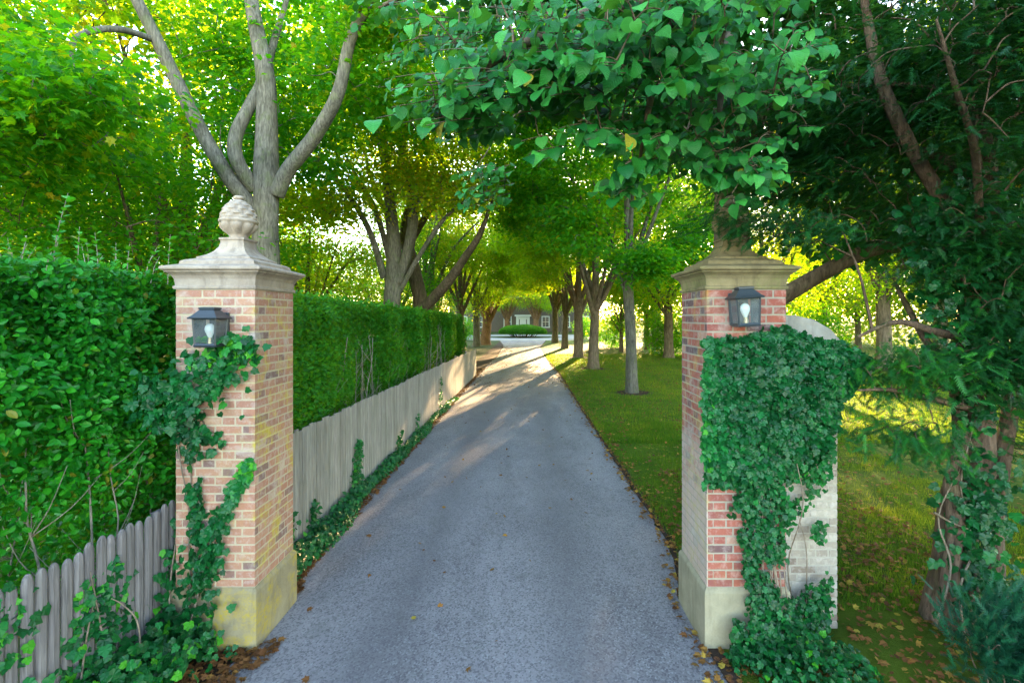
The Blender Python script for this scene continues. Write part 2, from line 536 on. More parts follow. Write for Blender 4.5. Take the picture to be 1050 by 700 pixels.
def wood_mat(name, c1, c2):
    m, nt = new_mat(name); n = N(nt)
    tone = n('Attribute', attribute_name='tone').outputs['Fac']
    v = n.obj((40, 40, 2.0))
    a = n.noise(v, 1.6, 6, .65, .6)
    b = n.noise(n.obj((9, 9, 1.2)), 1.0, 4)
    col = n.mix(n.ramp(a, [(.3, (0, 0, 0)), (.7, (1, 1, 1))]), c1, c2)
    col = n.mix(n.math('MULTIPLY', n.math('SUBTRACT', 1.0, tone), .55), col, n.mix(1.0, col, (.55, .53, .52), 'MULTIPLY'))
    g2 = n.ramp(n.noise(n.obj((90, 90, 3.0)), 1.0, 4, .7), [(.56, (0, 0, 0)), (.66, (1, 1, 1))])
    col = n.mix(n.math('MULTIPLY', g2, .5), col, n.mix(1.0, col, (.4, .38, .36), 'MULTIPLY'))
    col = n.mix(n.ramp(b, [(.5, (0, 0, 0)), (.75, (.7, .7, .7))]), col, n.mix(1.0, col, (.62, .66, .55), 'MULTIPLY'))
    s = n('BsdfPrincipled', {'Base Color': col, 'Roughness': .85, 'Specular IOR Level': .2, 'Normal': n.bump(a, .4, .006)})
    n.out(s.outputs[0]); return m

M['picket'] = wood_mat('silvered_wood', (.1, .088, .092), (.25, .225, .225))
M['fence'] = wood_mat('weathered_fence_wood', (.165, .15, .135), (.33, .305, .275))

# asphalt
m, nt = new_mat('worn_asphalt'); n = N(nt)
o = n.obj()
fine = n.noise(o, 90, 4, .75)
vor = n('TexVoronoi', {'Vector': o, 'Scale': 75.0}, feature='F1').outputs['Color']
vg = n('RGBToBW', {'Color': vor}).outputs[0]
big = n.noise(n.obj((1, .35, 1)), 1.1, 5, .6, .5)
patch = n.noise(o, .9, 5, .6)
col = n.mix(n.ramp(big, [(.35, (0, 0, 0)), (.68, (1, 1, 1))]), (.145, .13, .141), (.23, .208, .222))
col = n.mix(n.ramp(patch, [(.5, (0, 0, 0)), (.72, (.6, .6, .6))]), col, (.24, .218, .226))
col = n.mix(n.ramp(vg, [(.2, (.75, .75, .75)), (.5, (0, 0, 0))]), col, n.mix(1.0, col, (.42, .42, .45), 'MULTIPLY'))
col = n.mix(n.ramp(vg, [(.72, (0, 0, 0)), (.88, (.6, .6, .6))]), col, (.26, .26, .27))
dist = n('TexVoronoi', {'Vector': n('VectorMath', {0: o, 1: n('Combine' + 'XYZ', {0: n.math('MULTIPLY', n.noise(o, 1.7, 5), .9), 1: n.math('MULTIPLY', n.noise(o, 2.1, 5), .9)}).outputs[0]}, operation='ADD').outputs[0], 'Scale': .42}, feature='DISTANCE_TO_EDGE').outputs[0]
crk = n.math('LESS_THAN', dist, .006)
crk = n.math('MULTIPLY', crk, n.ramp(n.noise(o, .5, 2), [(.6, (0, 0, 0)), (.66, (1, 1, 1))]))
col = n.mix(n.math('MULTIPLY', crk, .4), col, (.035, .037, .042))
# wheel tracks worn darker and smoother, the middle and the sides paler
sx = n('SeparateXYZ', {'Vector': o}).outputs[0]
tw = n.math('ADD', sx, n.math('ADD', .38, n.math('MULTIPLY', n.math('SUBTRACT', n.noise(n.obj((1, .3, 1)), .8, 3), .5), .7)))
tr = n.math('ABSOLUTE', n.math('SUBTRACT', n.math('ABSOLUTE', tw), .78))
tk = n.ramp(tr, [(.05, (1, 1, 1)), (.42, (0, 0, 0))])
col = n.mix(n.math('MULTIPLY', tk, .45), col, (.1, .091, .1))
sp = n.ramp(n.noise(o, 3.2, 6, .7, .4), [(.56, (0, 0, 0)), (.68, (1, 1, 1))])
col = n.mix(n.math('MULTIPLY', sp, .5), col, (.1, .093, .093))
h = n.math('ADD', n.math('MULTIPLY', fine, .5), n.math('MULTIPLY', vg, .8))
s = n('BsdfPrincipled', {'Base Color': col, 'Roughness': .82, 'Specular IOR Level': .35, 'Normal': n.bump(h, .75, .01)})
n.out(s.outputs[0]); M['asphalt'] = m


def ground_mat(name, cols, litter=.0, lcol=(.25, .12, .04)):
    m, nt = new_mat(name); n = N(nt)
    o = n.obj()
    a = n.noise(o, 1.3, 5, .6); f = n.noise(o, 45, 5, .75)
    col = n.ramp(a, [(.3, cols[0]), (.7, cols[1])])
    col = n.mix(n.math('MULTIPLY', f, .6), col, n.mix(1.0, col, (.4, .4, .4), 'MULTIPLY'))
    if litter:
        v = n('TexVoronoi', {'Vector': o, 'Scale': 16.0}, feature='F1')
        k = n.math('LESS_THAN', n('RGBToBW', {'Color': v.outputs['Color']}).outputs[0], litter)
        k = n.math('MULTIPLY', k, n.math('LESS_THAN', v.outputs['Distance'], .38))
        col = n.mix(k, col, lcol)
    s = n('BsdfPrincipled', {'Base Color': col, 'Roughness': .95, 'Specular IOR Level': .1, 'Normal': n.bump(f, .8, .03)})
    n.out(s.outputs[0]); return m

M['soil'] = ground_mat('leafy_soil', ((.035, .024, .018), (.08, .05, .035)), .3, (.16, .07, .04))
M['lawn'] = ground_mat('lawn_turf', ((.045, .09, .008), (.1, .15, .012)), .16, (.3, .23, .03))
M['earth'] = ground_mat('woodland_ground', ((.03, .06, .012), (.07, .09, .02)), .2, (.14, .09, .03))
M['gravel'] = ground_mat('pale_gravel', ((.3, .27, .24), (.42, .39, .35)))
M['shingle'] = plain('grey_shingle', (.13, .1, .075), .9, .2, 0, .3, 6)
M['roof'] = plain('roof_shingle', (.09, .08, .078), .9, .2, 0, .3, 6)
M['white_paint'] = plain('white_paint', (.6, .58, .54), .5, .4, 0, .08)
M['pane'] = plain('window_glass', (.05, .06, .07), .08, .6, 0, .1)
M['chimney_brick'] = plain('chimney_brick', (.28, .12, .09), .9, .2, 0, .3, 9)

# ------------------------------------------------------------------ setting
def strip(name, left, right, z, mat, kind='structure', jit=.02, n=140, across=6, crown=0.0):
    """a sheet between two edge lines given as [(y, x), ...]"""
    y0, y1 = max(left[0][0], right[0][0]), min(left[-1][0], right[-1][0])
    ys = y0 + (y1 - y0) * np.linspace(0, 1, n) ** 1.6
    vs, fs = [], []
    for y in ys:
        a = np.interp(y, [p[0] for p in left], [p[1] for p in left]) + jit * (mnoise.noise((y * 2.3, 3.1, 0)) + .5 * mnoise.noise((y * 7.3, 1, 0)))
        b = np.interp(y, [p[0] for p in right], [p[1] for p in right]) + jit * (mnoise.noise((y * 2.1, 9.1, 0)) + .5 * mnoise.noise((y * 6.3, 5, 0)))
        for k in range(across + 1):
            t = k / across
            vs.append((a + (b - a) * t, y, z + crown * math.sin(math.pi * t)))
    w = across + 1
    for i in range(n - 1):
        for k in range(across):
            fs.append((i * w + k, i * w + k + 1, (i + 1) * w + k + 1, (i + 1) * w + k))
    mb = MB(); mb.add(vs, fs)
    o = mb.build(name, mat, None, True)
    return tag(o, kind=kind)


DL = [(-8, -2.45), (0, -2.4), (3.2, -2.36), (3.75, -2.22), (4.5, -2.2), (4.9, -2.33), (18, -2.3), (22, -2.3), (32, -2.1), (45, -2.3), (54, -3.2)]
DR = [(-8, 1.9), (2.5, 1.55), (3.6, 1.4), (4.5, 1.43), (5.5, 1.62), (12, 1.52), (22, 1.42), (30, 1.12), (42, 1.0), (54, 1.9)]
LAWN_L = [(y, x + .05) for y, x in DR]
LAWN_R = [(-8, 60), (54, 60)]

mb = MB(); mb.add([(-260, -120, -.02), (260, -120, -.02), (260, 400, -.02), (-260, 400, -.02)], [(0, 1, 2, 3)])
tag(mb.build('ground', M['earth']), kind='structure')
strip('lawn', LAWN_L, LAWN_R, .012, M['lawn'], across=24)
strip('driveway', DL, DR, .004, M['asphalt'], jit=.09, crown=.012, n=420, across=8)
strip('flower_bed', [(-8, -3.1), (54, -3.1)], [(y, x + .03) for y, x in DL], .0, M['soil'], across=8)
strip('lawn_edge', [(y, x - .02) for y, x in DR], [(y, x + .09) for y, x in DR], .017, M['soil'], jit=.05, across=2)
# gravel turning circle round the island bed
vs, fs = [], []
cx, cy = -.75, 63.0
for k in range(64):
    th = 2 * math.pi * k / 64
    for r_ in (3.4, 5.6, 9.6):
        vs.append((cx + r_ * 1.5 * math.cos(th), cy + r_ * math.sin(th), .012))
for k in range(64):
    k2 = (k + 1) % 64
    for j in range(2):
        fs.append((k * 3 + j, k * 3 + j + 1, k2 * 3 + j + 1, k2 * 3 + j))
mb = MB(); mb.add(vs, fs)
tag(mb.build('turning_circle', M['gravel']), kind='structure')

# ------------------------------------------------------------------ gate pillars
CO = .0668


def brick_shell(mb, x0, x1, y0, y1, z0, courses, seed, joint=.0125, depth=.1):
    """Flemish bond bricks round a shaft, each one a slightly uneven block"""
    rg = random.Random(seed)
    for c in range(courses):
        z = z0 + c * CO
        for face in range(4):
            L = (x1 - x0) if face % 2 == 0 else (y1 - y0)
            pat = [.2125, .1025] if (c + face) % 2 == 0 else [.1025, .2125]
            u = 0.0; k = 0
            first = (c + face) % 2 == 1
            while u < L - .02:
                w = min(.055 if (first and k == 0) else pat[(k - 1 if first else k) % 2], L - u)
                if L - u - w < .04: w = L - u
                tone = min(1, max(0, rg.gauss(.5, .2)))
                if rg.random() < .1: tone = rg.uniform(0, .12)
                pr = rg.uniform(.0, .0025)
                hz = CO - joint - rg.uniform(0, .002)
                du = rg.uniform(-.0015, .0015)
                a0, a1 = u + du, u + w - (joint if u + w < L - .001 else 0)
                uc = (a0 + a1) / 2; uw = a1 - a0
                zc = z + CO / 2 + rg.uniform(-.001, .001)
                dd = .05
                if face == 0: mb.box((x0 + uc, y0 + dd / 2 - pr, zc), (uw, dd, hz), tone, 0, .0015)
                if face == 2: mb.box((x0 + uc, y1 - dd / 2 + pr, zc), (uw, dd, hz), tone, 0, .0015)
                if face == 1: mb.box((x1 - dd / 2 + pr, y0 + uc, zc), (dd, uw, hz), tone, 0, .0015)
                if face == 3: mb.box((x0 + dd / 2 - pr, y0 + uc, zc), (dd, uw, hz), tone, 0, .0015)
                u += w; k += 1


def gate_pillar(x0, x1, label, seed, mats):
    y0, y1 = 3.83, 4.45
    cx, cy = (x0 + x1) / 2, (y0 + y1) / 2
    hw, hd = (x1 - x0) / 2, (y1 - y0) / 2
    t = thing('gate_pillar', label, 'pillar', (cx, cy, 0))
    z0, n = .48, 35
    top = z0 + n * CO
    mb = MB(); brick_shell(mb, x0, x1, y0, y1, z0, n, seed)
    sh = mb.build('brick_shaft', mats[0], t)
    mb = MB(); mb.box((cx, cy, (z0 + top) / 2), (2 * hw - .002, 2 * hd - .002, top - z0 - .002)); mb.build('mortar', mats[1], sh)
    mb = MB()
    e = .024
    mb.square((cx, cy, 0), [(hw + e, hd + e, -.05), (hw + e, hd + e, z0 - .035), (hw + e - .006, hd + e - .006, z0 - .02), (hw + .004, hd + .004, z0 + .001)])
    mb.build('plinth', mats[3], t)
    mb = MB()
    def q(o, z): return (hw + o, hd + o, z)
    prof = [q(.012, 0), q(.016, .012), q(.016, .022), q(.004, .03), q(.006, .05), q(.01, .08), q(.024, .108), q(.044, .126), q(.056, .132),
            q(.056, .14), q(.07, .147), q(.078, .155), q(.078, .168), q(.072, .176), q(.064, .178), q(-.012, .2), q(-.018, .225), q(-.04, .238), q(-.12, .262)]
    mb.square((cx, cy, top + .001), prof)
    cap = mb.build('cap', mats[2], t)
    mb = MB()
    zc = top + .262
    mb.square((cx, cy, zc), [(.215, .215, -.03), (.215, .215, .006), (.2, .2, .012), (.165, .165, .03), (.13, .13, .062), (.105, .105, .1), (.096, .096, .14), (.096, .096, .158), (.104, .104, .164), (.104, .104, .178), (.09, .09, .182)])
    ped = mb.build('pedestal', mats[2], t)
    mb = MB()
    pr = [(.07, .178), (.074, .19), (.07, .2), (.08, .215), (.108, .24), (.132, .27), (.14, .298), (.137, .31), (.146, .316), (.15, .326), (.146, .338), (.137, .342)]
    steps = 40
    for i in range(steps + 1):
        a = i / steps * R(80)
        pr.append((.136 * math.cos(a) ** 1.15, .344 + .175 * math.sin(a)))
    pr += [(.03, .512), (.042, .52), (.044, .532), (.03, .545), (.01, .55)]
    def mod(th, i, z):
        if .215 < z < .3: return 1 + .2 * (abs(math.sin(th * 4)) ** .6 - .7)
        if .35 < z < .5:
            row = int((z - .344) / .036); f = ((z - .344) / .036) % 1
            return 1 + .2 * (abs(math.cos(th * 4 + row * math.pi / 2)) ** .7 - .72) * (1 - f * .75) + .05 * (.5 - f)
        return 1
    mb.lathe((cx, cy, zc), pr, 72, mod)
    mb.build('finial', mats[2], t, True)
    return t, top


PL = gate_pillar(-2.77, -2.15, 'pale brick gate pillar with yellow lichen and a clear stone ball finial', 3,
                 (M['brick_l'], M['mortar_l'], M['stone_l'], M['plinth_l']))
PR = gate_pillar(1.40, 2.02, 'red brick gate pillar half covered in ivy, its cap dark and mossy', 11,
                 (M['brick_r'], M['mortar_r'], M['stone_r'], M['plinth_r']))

# ------------------------------------------------------------------ wall lanterns
def lantern(cx, zc, label, rz, tilt):
    """hangs on the front face of a pillar; zc is the middle of the glass body"""
    y = 3.83
    t = thing('wall_lantern', label, 'lantern', (cx, y, zc), 'lanterns on the gate pillars')
    w0, w1, h = .075, .086, .2        # half widths at the bottom and top, body height
    yc = y - .125
    def corner(sx, sy, f):
        w = w0 + (w1 - w0) * f
        return (cx + sx * w, yc + sy * w * .82, zc - h / 2 + h * f)
    mb = MB()
    for sx in (-1, 1):
        for sy in (-1, 1):
            mb.tube([corner(sx, sy, 0), corner(sx, sy, 1)], [.0085, .0085], 4)
    for f, r_ in ((0, .011), (1, .01)):
        for (a, b) in (((-1, -1), (1, -1)), ((1, -1), (1, 1)), ((1, 1), (-1, 1)), ((-1, 1), (-1, -1))):
            mb.tube([corner(*a, f), corner(*b, f)], [r_, r_], 4)
    fr = mb.build('frame', M['iron'], t)
    mb = MB(); mb.square((cx, yc, zc - h / 2), [(w0 + .004, w0 * .82 + .004, -.016), (w0 + .008, w0 * .82 + .008, -.006), (w0 + .002, w0 * .82 + .002, .004)])
    mb.build('base_plate', M['iron'], t)
    mb = MB()
    e = w1
    mb.square((cx, yc, zc + h / 2), [(e + .022, e * .82 + .022, -.004), (e + .026, e * .82 + .026, .004), (e + .006, e * .82 + .006, .02), (e - .02, e * .82 - .018, .05),
                                     (e - .034, e * .82 - .03, .066), (e - .027, e * .82 - .024, .07), (e - .027, e * .82 - .024, .08), (e - .04, e * .82 - .034, .086)])
    mb.build('roof', M['iron'], t)
    for k, (a, b) in enumerate((((-1, -1), (1, -1)), ((1, -1), (1, 1)), ((-1, 1), (-1, -1)))):
        mb = MB(); mb.add([corner(*a, .03), corner(*b, .03), corner(*b, .97), corner(*a, .97)], [(0, 1, 2, 3)])
        mb.build('glass_pane', M['glass'], t)
    mb = MB(); mb.box((cx, y - .012, zc + .02), (.15, .02, .25), .5, 0, .004)
    mb.tube([(cx, y - .02, zc + .05), (cx, yc + w1 * .8, zc + .07)], [.014, .014], 8)
    mb.build('wall_bracket', M['iron'], t)
    mb = MB(); mb.lathe((cx, yc, zc - h / 2), [(.021, 0), (.021, .035), (.017, .037), (.017, .052), (.012, .055)], 16)
    so = mb.build('bulb_socket', M['brass'], t)
    mb = MB(); mb.lathe((cx, yc, zc - h / 2 + .05), [(.013, 0), (.016, .012), (.024, .03), (.033, .052), (.036, .07), (.032, .09), (.02, .104), (.005, .11)], 20)
    mb.build('bulb', M['bulb'], t, True)
    t.rotation_euler = (0, tilt, rz)
    return t

lantern(-2.42, 2.49, 'black lantern on the pale lichened pillar, a loose sprig of ivy below it', 0, 0)
lantern(1.645, 2.645, 'black lantern tilted over the thick ivy on the red brick pillar', 0, R(-3))

# ------------------------------------------------------------------ whitewashed wing wall behind the ivy
t = thing('wing_wall', 'low whitewashed brick wall joined to the red pillar, mostly under ivy', 'wall', (2.3, 4.25, 0))
mb = MB(); brick_shell(mb, 2.03, 2.57, 4.06, 4.4, .0, 35, 21); mb.build('brickwork', M['whitewash'], t)
mb = MB(); mb.box((2.3, 4.23, 1.165), (.535, .335, 2.33)); mb.build('mortar', M['white_mortar'], t)
mb = MB()
pts = [(2.026, 2.62), (2.2, 2.615), (2.36, 2.58), (2.5, 2.5), (2.58, 2.41), (2.6, 2.345)]
vs = [(x, 4.04, z) for x, z in pts] + [(2.026, 4.04, 2.342)] + [(x, 4.42, z) for x, z in pts] + [(2.026, 4.42, 2.342)]
k = len(pts) + 1
mb.add(vs, [tuple(range(k - 1, -1, -1)), tuple(range(k, 2 * k))] + [(i, (i + 1) % k, k + (i + 1) % k, k + i) for i in range(k)])
mb.build('coping', M['coping'], t)
mb = MB(); mb.tube([(2.045, 3.99, .05), (2.045, 3.99, 2.58)], [.014, .014], 10)
for z in (.6, 1.5, 2.3): mb.box((2.045, 4.0, z), (.05, .03, .02))
tag(mb.build('conduit_pipe', M['conduit'], None, False), 'thin white vertical pipe in the corner of red pillar and whitewashed wall', 'pipe')

# ------------------------------------------------------------------ fences
def picket_panel(name, path, heights, w, mat, parent, seed, round_top=True, thick=.022, flat=.5):
    rg = random.Random(seed)
    mb = MB()
    for (x, y, ang, h) in path:
        h = h + rg.uniform(-.018, .018)
        tone = min(1, max(0, rg.gauss(.6, .36)))
        cs, sn = math.cos(ang), math.sin(ang)
        ww = w * rg.uniform(.92, 1.0) / 2
        lean = rg.uniform(-.008, .008)
        sec = [(-ww, 0), (-ww * .92, thick * flat), (-ww * .45, thick), (ww * .45, thick), (ww * .92, thick * flat), (ww, 0)]
        lv = [(-.03, 1, 0), (h * .5, 1, 0), (h - .06, 1, 0), (h - .025, .8, 0), (h - .008, .5, 0), (h, .18, 0)] if round_top else \
             [(-.03, 1, 0), (h * .5, 1, 0), (h - .006, 1, 0), (h, .93, 0)]
        vs, fs = [], []
        for (z, s_, _) in lv:
            for (a, b) in sec:
                a2 = a * s_ + lean * z
                b2 = b * (.5 + .5 * s_)
                vs.append((x + a2 * cs - b2 * sn * -1, y + a2 * sn + b2 * -cs, z))
        m_ = len(sec)
        for i in range(len(lv) - 1):
            for k in range(m_ - 1):
                fs.append((i * m_ + k, i * m_ + k + 1, (i + 1) * m_ + k + 1, (i + 1) * m_ + k))
            fs.append((i * m_ + m_ - 1, i * m_, (i + 1) * m_, (i + 1) * m_ + m_ - 1))
        fs.append(tuple((len(lv) - 1) * m_ + k for k in range(m_)))
        mb.add(vs, fs, tone)
    return mb.build(name, mat, parent)


# by the hedge in front of the gate; runs from the pale pillar toward the street
t = thing('picket_fence', 'silver grey round topped picket fence below the privet hedge, ivy growing over it', 'fence', (-2.9, 2.5, 0))
ax, ay, bx, by = -2.84, 4.0, -2.96, .9
L = math.hypot(bx - ax, by - ay); ang = math.atan2(ay - by, ax - bx)   # front side faces the drive
np_ = int(L / .076)
path = [(ax + (bx - ax) * (i + .5) / np_, ay + (by - ay) * (i + .5) / np_, ang, 1.13 - .05 * i / np_) for i in range(np_)]
picket_panel('picket_panel', path, None, .0752, M['picket'], t, 5)
for z in (.25, .85):
    mb = MB(); mb.box(((ax + bx) / 2 - .035, (ay + by) / 2, z), (L, .05, .085), .4, ang); mb.build('rail', M['picket'], t)
for f in (.03, .62, .97):
    mb = MB(); mb.box((ax + (bx - ax) * f - .11, ay + (by - ay) * f, .5), (.09, .09, 1.1), .4, ang, .006); mb.build('post', M['picket'], t)

# along the drive
t = thing('picket_fence', 'long close boarded grey fence along the drive in front of the clipped hedge', 'fence', (-2.62, 13, 0))
ax, ay, bx, by = -2.56, 4.5, -2.36, 21.8
L = math.hypot(bx - ax, by - ay); ang = math.atan2(by - ay, bx - ax)
bays = 7
for b in range(bays):
    n0, n1 = 4.5 + (21.8 - 4.5) * b / bays, 4.5 + (21.8 - 4.5) * (b + 1) / bays
    cnt = int((n1 - n0) / .088)
    path = []
    for i in range(cnt):
        y = n0 + (n1 - n0) * (i + .5) / cnt
        f = (y - ay) / (by - ay)
        path.append((ax + (bx - ax) * f + .012 * mnoise.noise((y * .4, 0, 0)), y, ang, 1.36 - .17 * f + .015 * mnoise.noise((y * .5, 4, 0))))
    picket_panel('picket_panel', path, None, .087, M['fence'], t, 40 + b, False, .018, .75)
    f = (n0 - ay) / (by - ay)
    mb = MB(); mb.box((ax + (bx - ax) * f - .1, n0 + .06, .62), (.1, .1, 1.25), .4, 0, .006); mb.build('post', M['fence'], t)
for z in (.3, .95):
    mb = MB(); mb.box(((ax + bx) / 2 - .03, (ay + by) / 2, z), (L, .045, .09), .4, ang); mb.build('rail', M['fence'], t)


# ------------------------------------------------------------------ hedges
def wob(p, s, seed=0.0):
    """cheap smooth noise in about [-1, 1] for arrays of points"""
    x, y, z = p[:, 0] * s + seed, p[:, 1] * s + seed * 1.7, p[:, 2] * s - seed
    return (np.sin(x * 1.3 + 1.7 * np.sin(y * .9 + .6)) + np.sin(y * 1.7 + 1.3 * np.sin(z * 1.1 + 2)) + np.sin(z * 1.9 + 1.5 * np.sin(x * 1.2 + 4))) / 3


def face_leaves(n, o, u, v, nrm, depth, bulge, bs, seed, exp=1.6):
    """points in a shell behind a face, o + a*u + b*v, thickness depth"""
    a, b = RNG.random(n), RNG.random(n)
    d = RNG.random(n) ** exp * depth
    p = np.array(o) + a[:, None] * np.array(u) + b[:, None] * np.array(v)
    k = bulge * wob(p, bs, seed) + .4 * bulge * wob(p, bs * 3.3, seed + 5)
    p = p + np.array(nrm) * (k - d)[:, None]
    return p, d / depth


def hedge_leaf_frames(p, nrm, up=.5, spread=.8):
    n = len(p)
    nm = np.array(nrm)[None, :] * .8 + np.array([0, 0, up]) + rnd(n, spread * .55)
    tip = np.array(nrm)[None, :] * .5 + rnd(n, .8) + np.array([0, 0, .15])
    return frames(tip, nm)


def tone_of(p, seed, amp=.22, mean=.5, s=1.6):
    return np.clip(mean + amp * wob(p, s, seed) + RNG.normal(0, .2, len(p)), 0, 1)


def stems_mesh(name, parent, roots, mat, seed):
    mb = MB(); rg = random.Random(seed)
    for (x, y, h, lx, ly, r_) in roots:
        pts = []; px, py = x, y
        k = 5
        for i in range(k + 1):
            z = h * i / k
            pts.append((px, py, z)); px += lx / k + rg.uniform(-.04, .04); py += ly / k + rg.uniform(-.05, .05)
        q = catmull(pts, 3)
        mb.tube(q, lerp_r([r_, r_ * .8, r_ * .45], len(q)), 6)
        for _ in range(5):
            i = rg.randrange(4, len(q) - 2); p = q[i]
            dx, dy, dz = rg.uniform(-.25, .3), rg.uniform(-.4, .4), rg.uniform(.2, .6)
            qq = catmull([p, p + np.array([dx * .5, dy * .6, dz * .4]), p + np.array([dx, dy, dz])], 3)
            mb.tube(qq, lerp_r([r_ * .45, r_ * .15], len(qq)), 5)
    return mb.build(name, mat, parent, True)


# the loose privet hedge in front of the gate
t = thing('hedge', 'tall loose privet hedge with glossy oval leaves above the picket fence', 'hedge', (-4.2, 2.5, 0))
P1, d1 = face_leaves(76000, (-3.26, .7, .55), (0, 3.85, 0), (0, 0, 2.45), (1, 0, 0), .8, .2, 1.7, 2, 1.2)
keep = ~((P1[:, 2] < 1.25 + .3 * wob(P1, 2.3, 4)) & (RNG.random(len(P1)) < .72))
P1 = P1[keep]
hole = wob(P1, 2.6, 9) + .5 * wob(P1, 6.1, 2)
P1 = P1[~((hole > .38) & (P1[:, 0] > -3.5) & (RNG.random(len(P1)) < .9))]
F1 = hedge_leaf_frames(P1, (1, -.25, 0))
P2, d2 = face_leaves(15000, (-3.35, .7, 2.98), (-1.8, 0, 0), (0, 3.95, 0), (0, 0, 1), .4, .07, 1.5, 2)
F2 = hedge_leaf_frames(P2, (0, 0, 1))
P3, d3 = face_leaves(7000, (-3.3, 4.55, .6), (-1.8, 0, 0), (0, 0, 2.3), (0, 1, 0), .4, .1, 1.5, 3)
F3 = hedge_leaf_frames(P3, (0, 1, 0))
# shoots that stand up above the top
sp, sr = [], []
rg = random.Random(4)
shoot_lines = []
for i in range(120):
    x, y = rg.uniform(-4.9, -3.25), rg.uniform(.8, 4.6)
    h = rg.uniform(.08, .38) * (1.4 if rg.random() < .15 else 1)
    lx, ly = rg.uniform(-.1, .1), rg.uniform(-.1, .1)
    shoot_lines.append([(x, y, 2.9), (x + lx * .4, y + ly * .4, 2.95 + h * .5), (x + lx, y + ly, 2.95 + h)])
    for k in range(int(h / .022)):
        f = k * .022 / h
        a = k * 2.4
        sp.append((x + lx * f, y + ly * f, 2.95 + h * f)); sr.append((math.cos(a), math.sin(a), .55))
sp, sr = np.array(sp), np.array(sr)
Fs = frames(sr, rnd(len(sr), .3) + np.array([0, 0, 1.]))
PA = np.concatenate([P1, P2, P3, sp]); FA = np.concatenate([F1, F2, F3, Fs])
leaves('foliage', LEAF_OVAL, PA, FA, RNG.uniform(.035, .075, len(PA)), tone_of(PA, 1, .26), M['privet'], t, width=RNG.uniform(.95, 1.35, len(PA)))
roots = [(-3.32 + rg.uniform(-.25, .1), .9 + i * .25 + rg.uniform(-.06, .06), rg.uniform(1.2, 2.0), rg.uniform(-.3, .05), rg.uniform(-.3, .3), rg.uniform(.005, .013)) for i in range(15)]
tag(stems_mesh('stems', t, roots, M['twig'], 6), kind='stuff')
mb = MB()
for q in shoot_lines: mb.tube(q, [.005, .004, .002], 4)
tag(mb.build('shoots', M['twig'], t), kind='stuff')

# the clipped hedge along the drive
t = thing('hedge', 'clipped green hedge running along the drive behind the boarded fence', 'hedge', (-3.6, 13, 0))
NF = 175000
a = RNG.random(NF); y = 4.55 + (21.3 - 4.55) * a ** 1.25
b = RNG.random(NF); topz = 2.9 - .3 * (y - 4.5) / 17
z = .35 + b * (topz - .35)
p = np.stack([np.full(NF, -2.86), y, z], 1)
bay = .16 * np.sin(y * 1.15 + .8) + .08 * np.sin(y * 2.7) + .07 * wob(p, 2.2, 3) + .05 * wob(p, 6, 1)
bay -= .28 * np.exp(-((y - 11.6) / .45) ** 2) + .3 * np.exp(-((y - 16.4) / .5) ** 2) + .12 * np.exp(-((y - 7.4) / .3) ** 2)
bay -= .16 * np.clip((z - (topz - .25)) / .25, 0, 1) ** 2          # rounded shoulder
bay -= .1 * np.clip((1.3 - z) / 1, 0, 1)
p[:, 0] += bay - RNG.random(NF) ** 1.5 * .42
keep = ~((p[:, 2] < 1.5 + .3 * wob(p, 1.9, 4)) & (RNG.random(NF) < .45))
p = p[keep]
f1 = hedge_leaf_frames(p, (1, -.15, 0), .45)
n2 = 42000
y2 = 4.55 + (21.3 - 4.55) * RNG.random(n2) ** 1.2
p2 = np.stack([-2.9 - 1.5 * RNG.random(n2), y2, 2.9 - .3 * (y2 - 4.5) / 17 - RNG.random(n2) ** 1.5 * .3], 1)
p2[:, 2] += .06 * wob(p2, 2.5, 2) + .1 * RNG.random(n2) ** 6
f2 = hedge_leaf_frames(p2, (0, 0, 1), .6)
n3 = 9000
p3 = np.stack([-2.9 - 1.5 * RNG.random(n3), 21.3 - RNG.random(n3) ** 1.5 * .4, .4 + 2.2 * RNG.random(n3)], 1)
p3[:, 1] += .12 * wob(p3, 2, 1)
f3 = hedge_leaf_frames(p3, (0, 1, 0), .4)
n4 = 9000
p4 = np.stack([-2.9 - 1.5 * RNG.random(n4), 4.5 + RNG.random(n4) ** 1.5 * .4, .4 + 2.4 * RNG.random(n4)], 1)
f4 = hedge_leaf_frames(p4, (0, -1, 0), .4)
PA = np.concatenate([p, p2, p3, p4]); FA = np.concatenate([f1, f2, f3, f4])
leaves('foliage', LEAF_QUAD, PA, FA, RNG.uniform(.045, .08, len(PA)) * (1 + .25 * (PA[:, 1] > 10)), tone_of(PA, 4, .2, .5, 1.2), M['sheared'], t)
roots = [(-2.9 + rg.uniform(-.2, .05), 4.6 + i * .22 + rg.uniform(-.08, .08), rg.uniform(1.6, 2.4), rg.uniform(-.1, .12), rg.uniform(-.4, .4), rg.uniform(.006, .014)) for i in range(60)]
tag(stems_mesh('stems', t, roots, M['twig'], 9), kind='stuff')


# ------------------------------------------------------------------ ivy
def ivy_frames(n, nrm, down=.7):
    nm = np.array(nrm)[None, :] + rnd(n, .38) + np.array([0, 0, .25])
    tip = rnd(n, .45) + np.array([0, 0, -down]) + np.array(nrm)[None, :] * .15
    return frames(tip, nm)


def vines(name, parent, lines, mat, r0=.007):
    mb = MB()
    for pts in lines:
        q = catmull(pts, 5)
        mb.tube(q, lerp_r([r0, r0 * .8, r0 * .4], len(q)), 6, .15)
    return mb.build(name, mat, parent, True)


# ivy on the red pillar and the wing wall
t = thing('climbing_ivy', 'thick dark ivy covering the front of the red brick pillar and white wall', 'ivy', (1.95, 3.75, 0))
n_ = 9000
u = RNG.random(n_); v = RNG.random(n_)
X = 1.36 + u * 1.32; Z = 1.28 + v * 1.26
q = np.stack([X, np.zeros(n_), Z], 1)
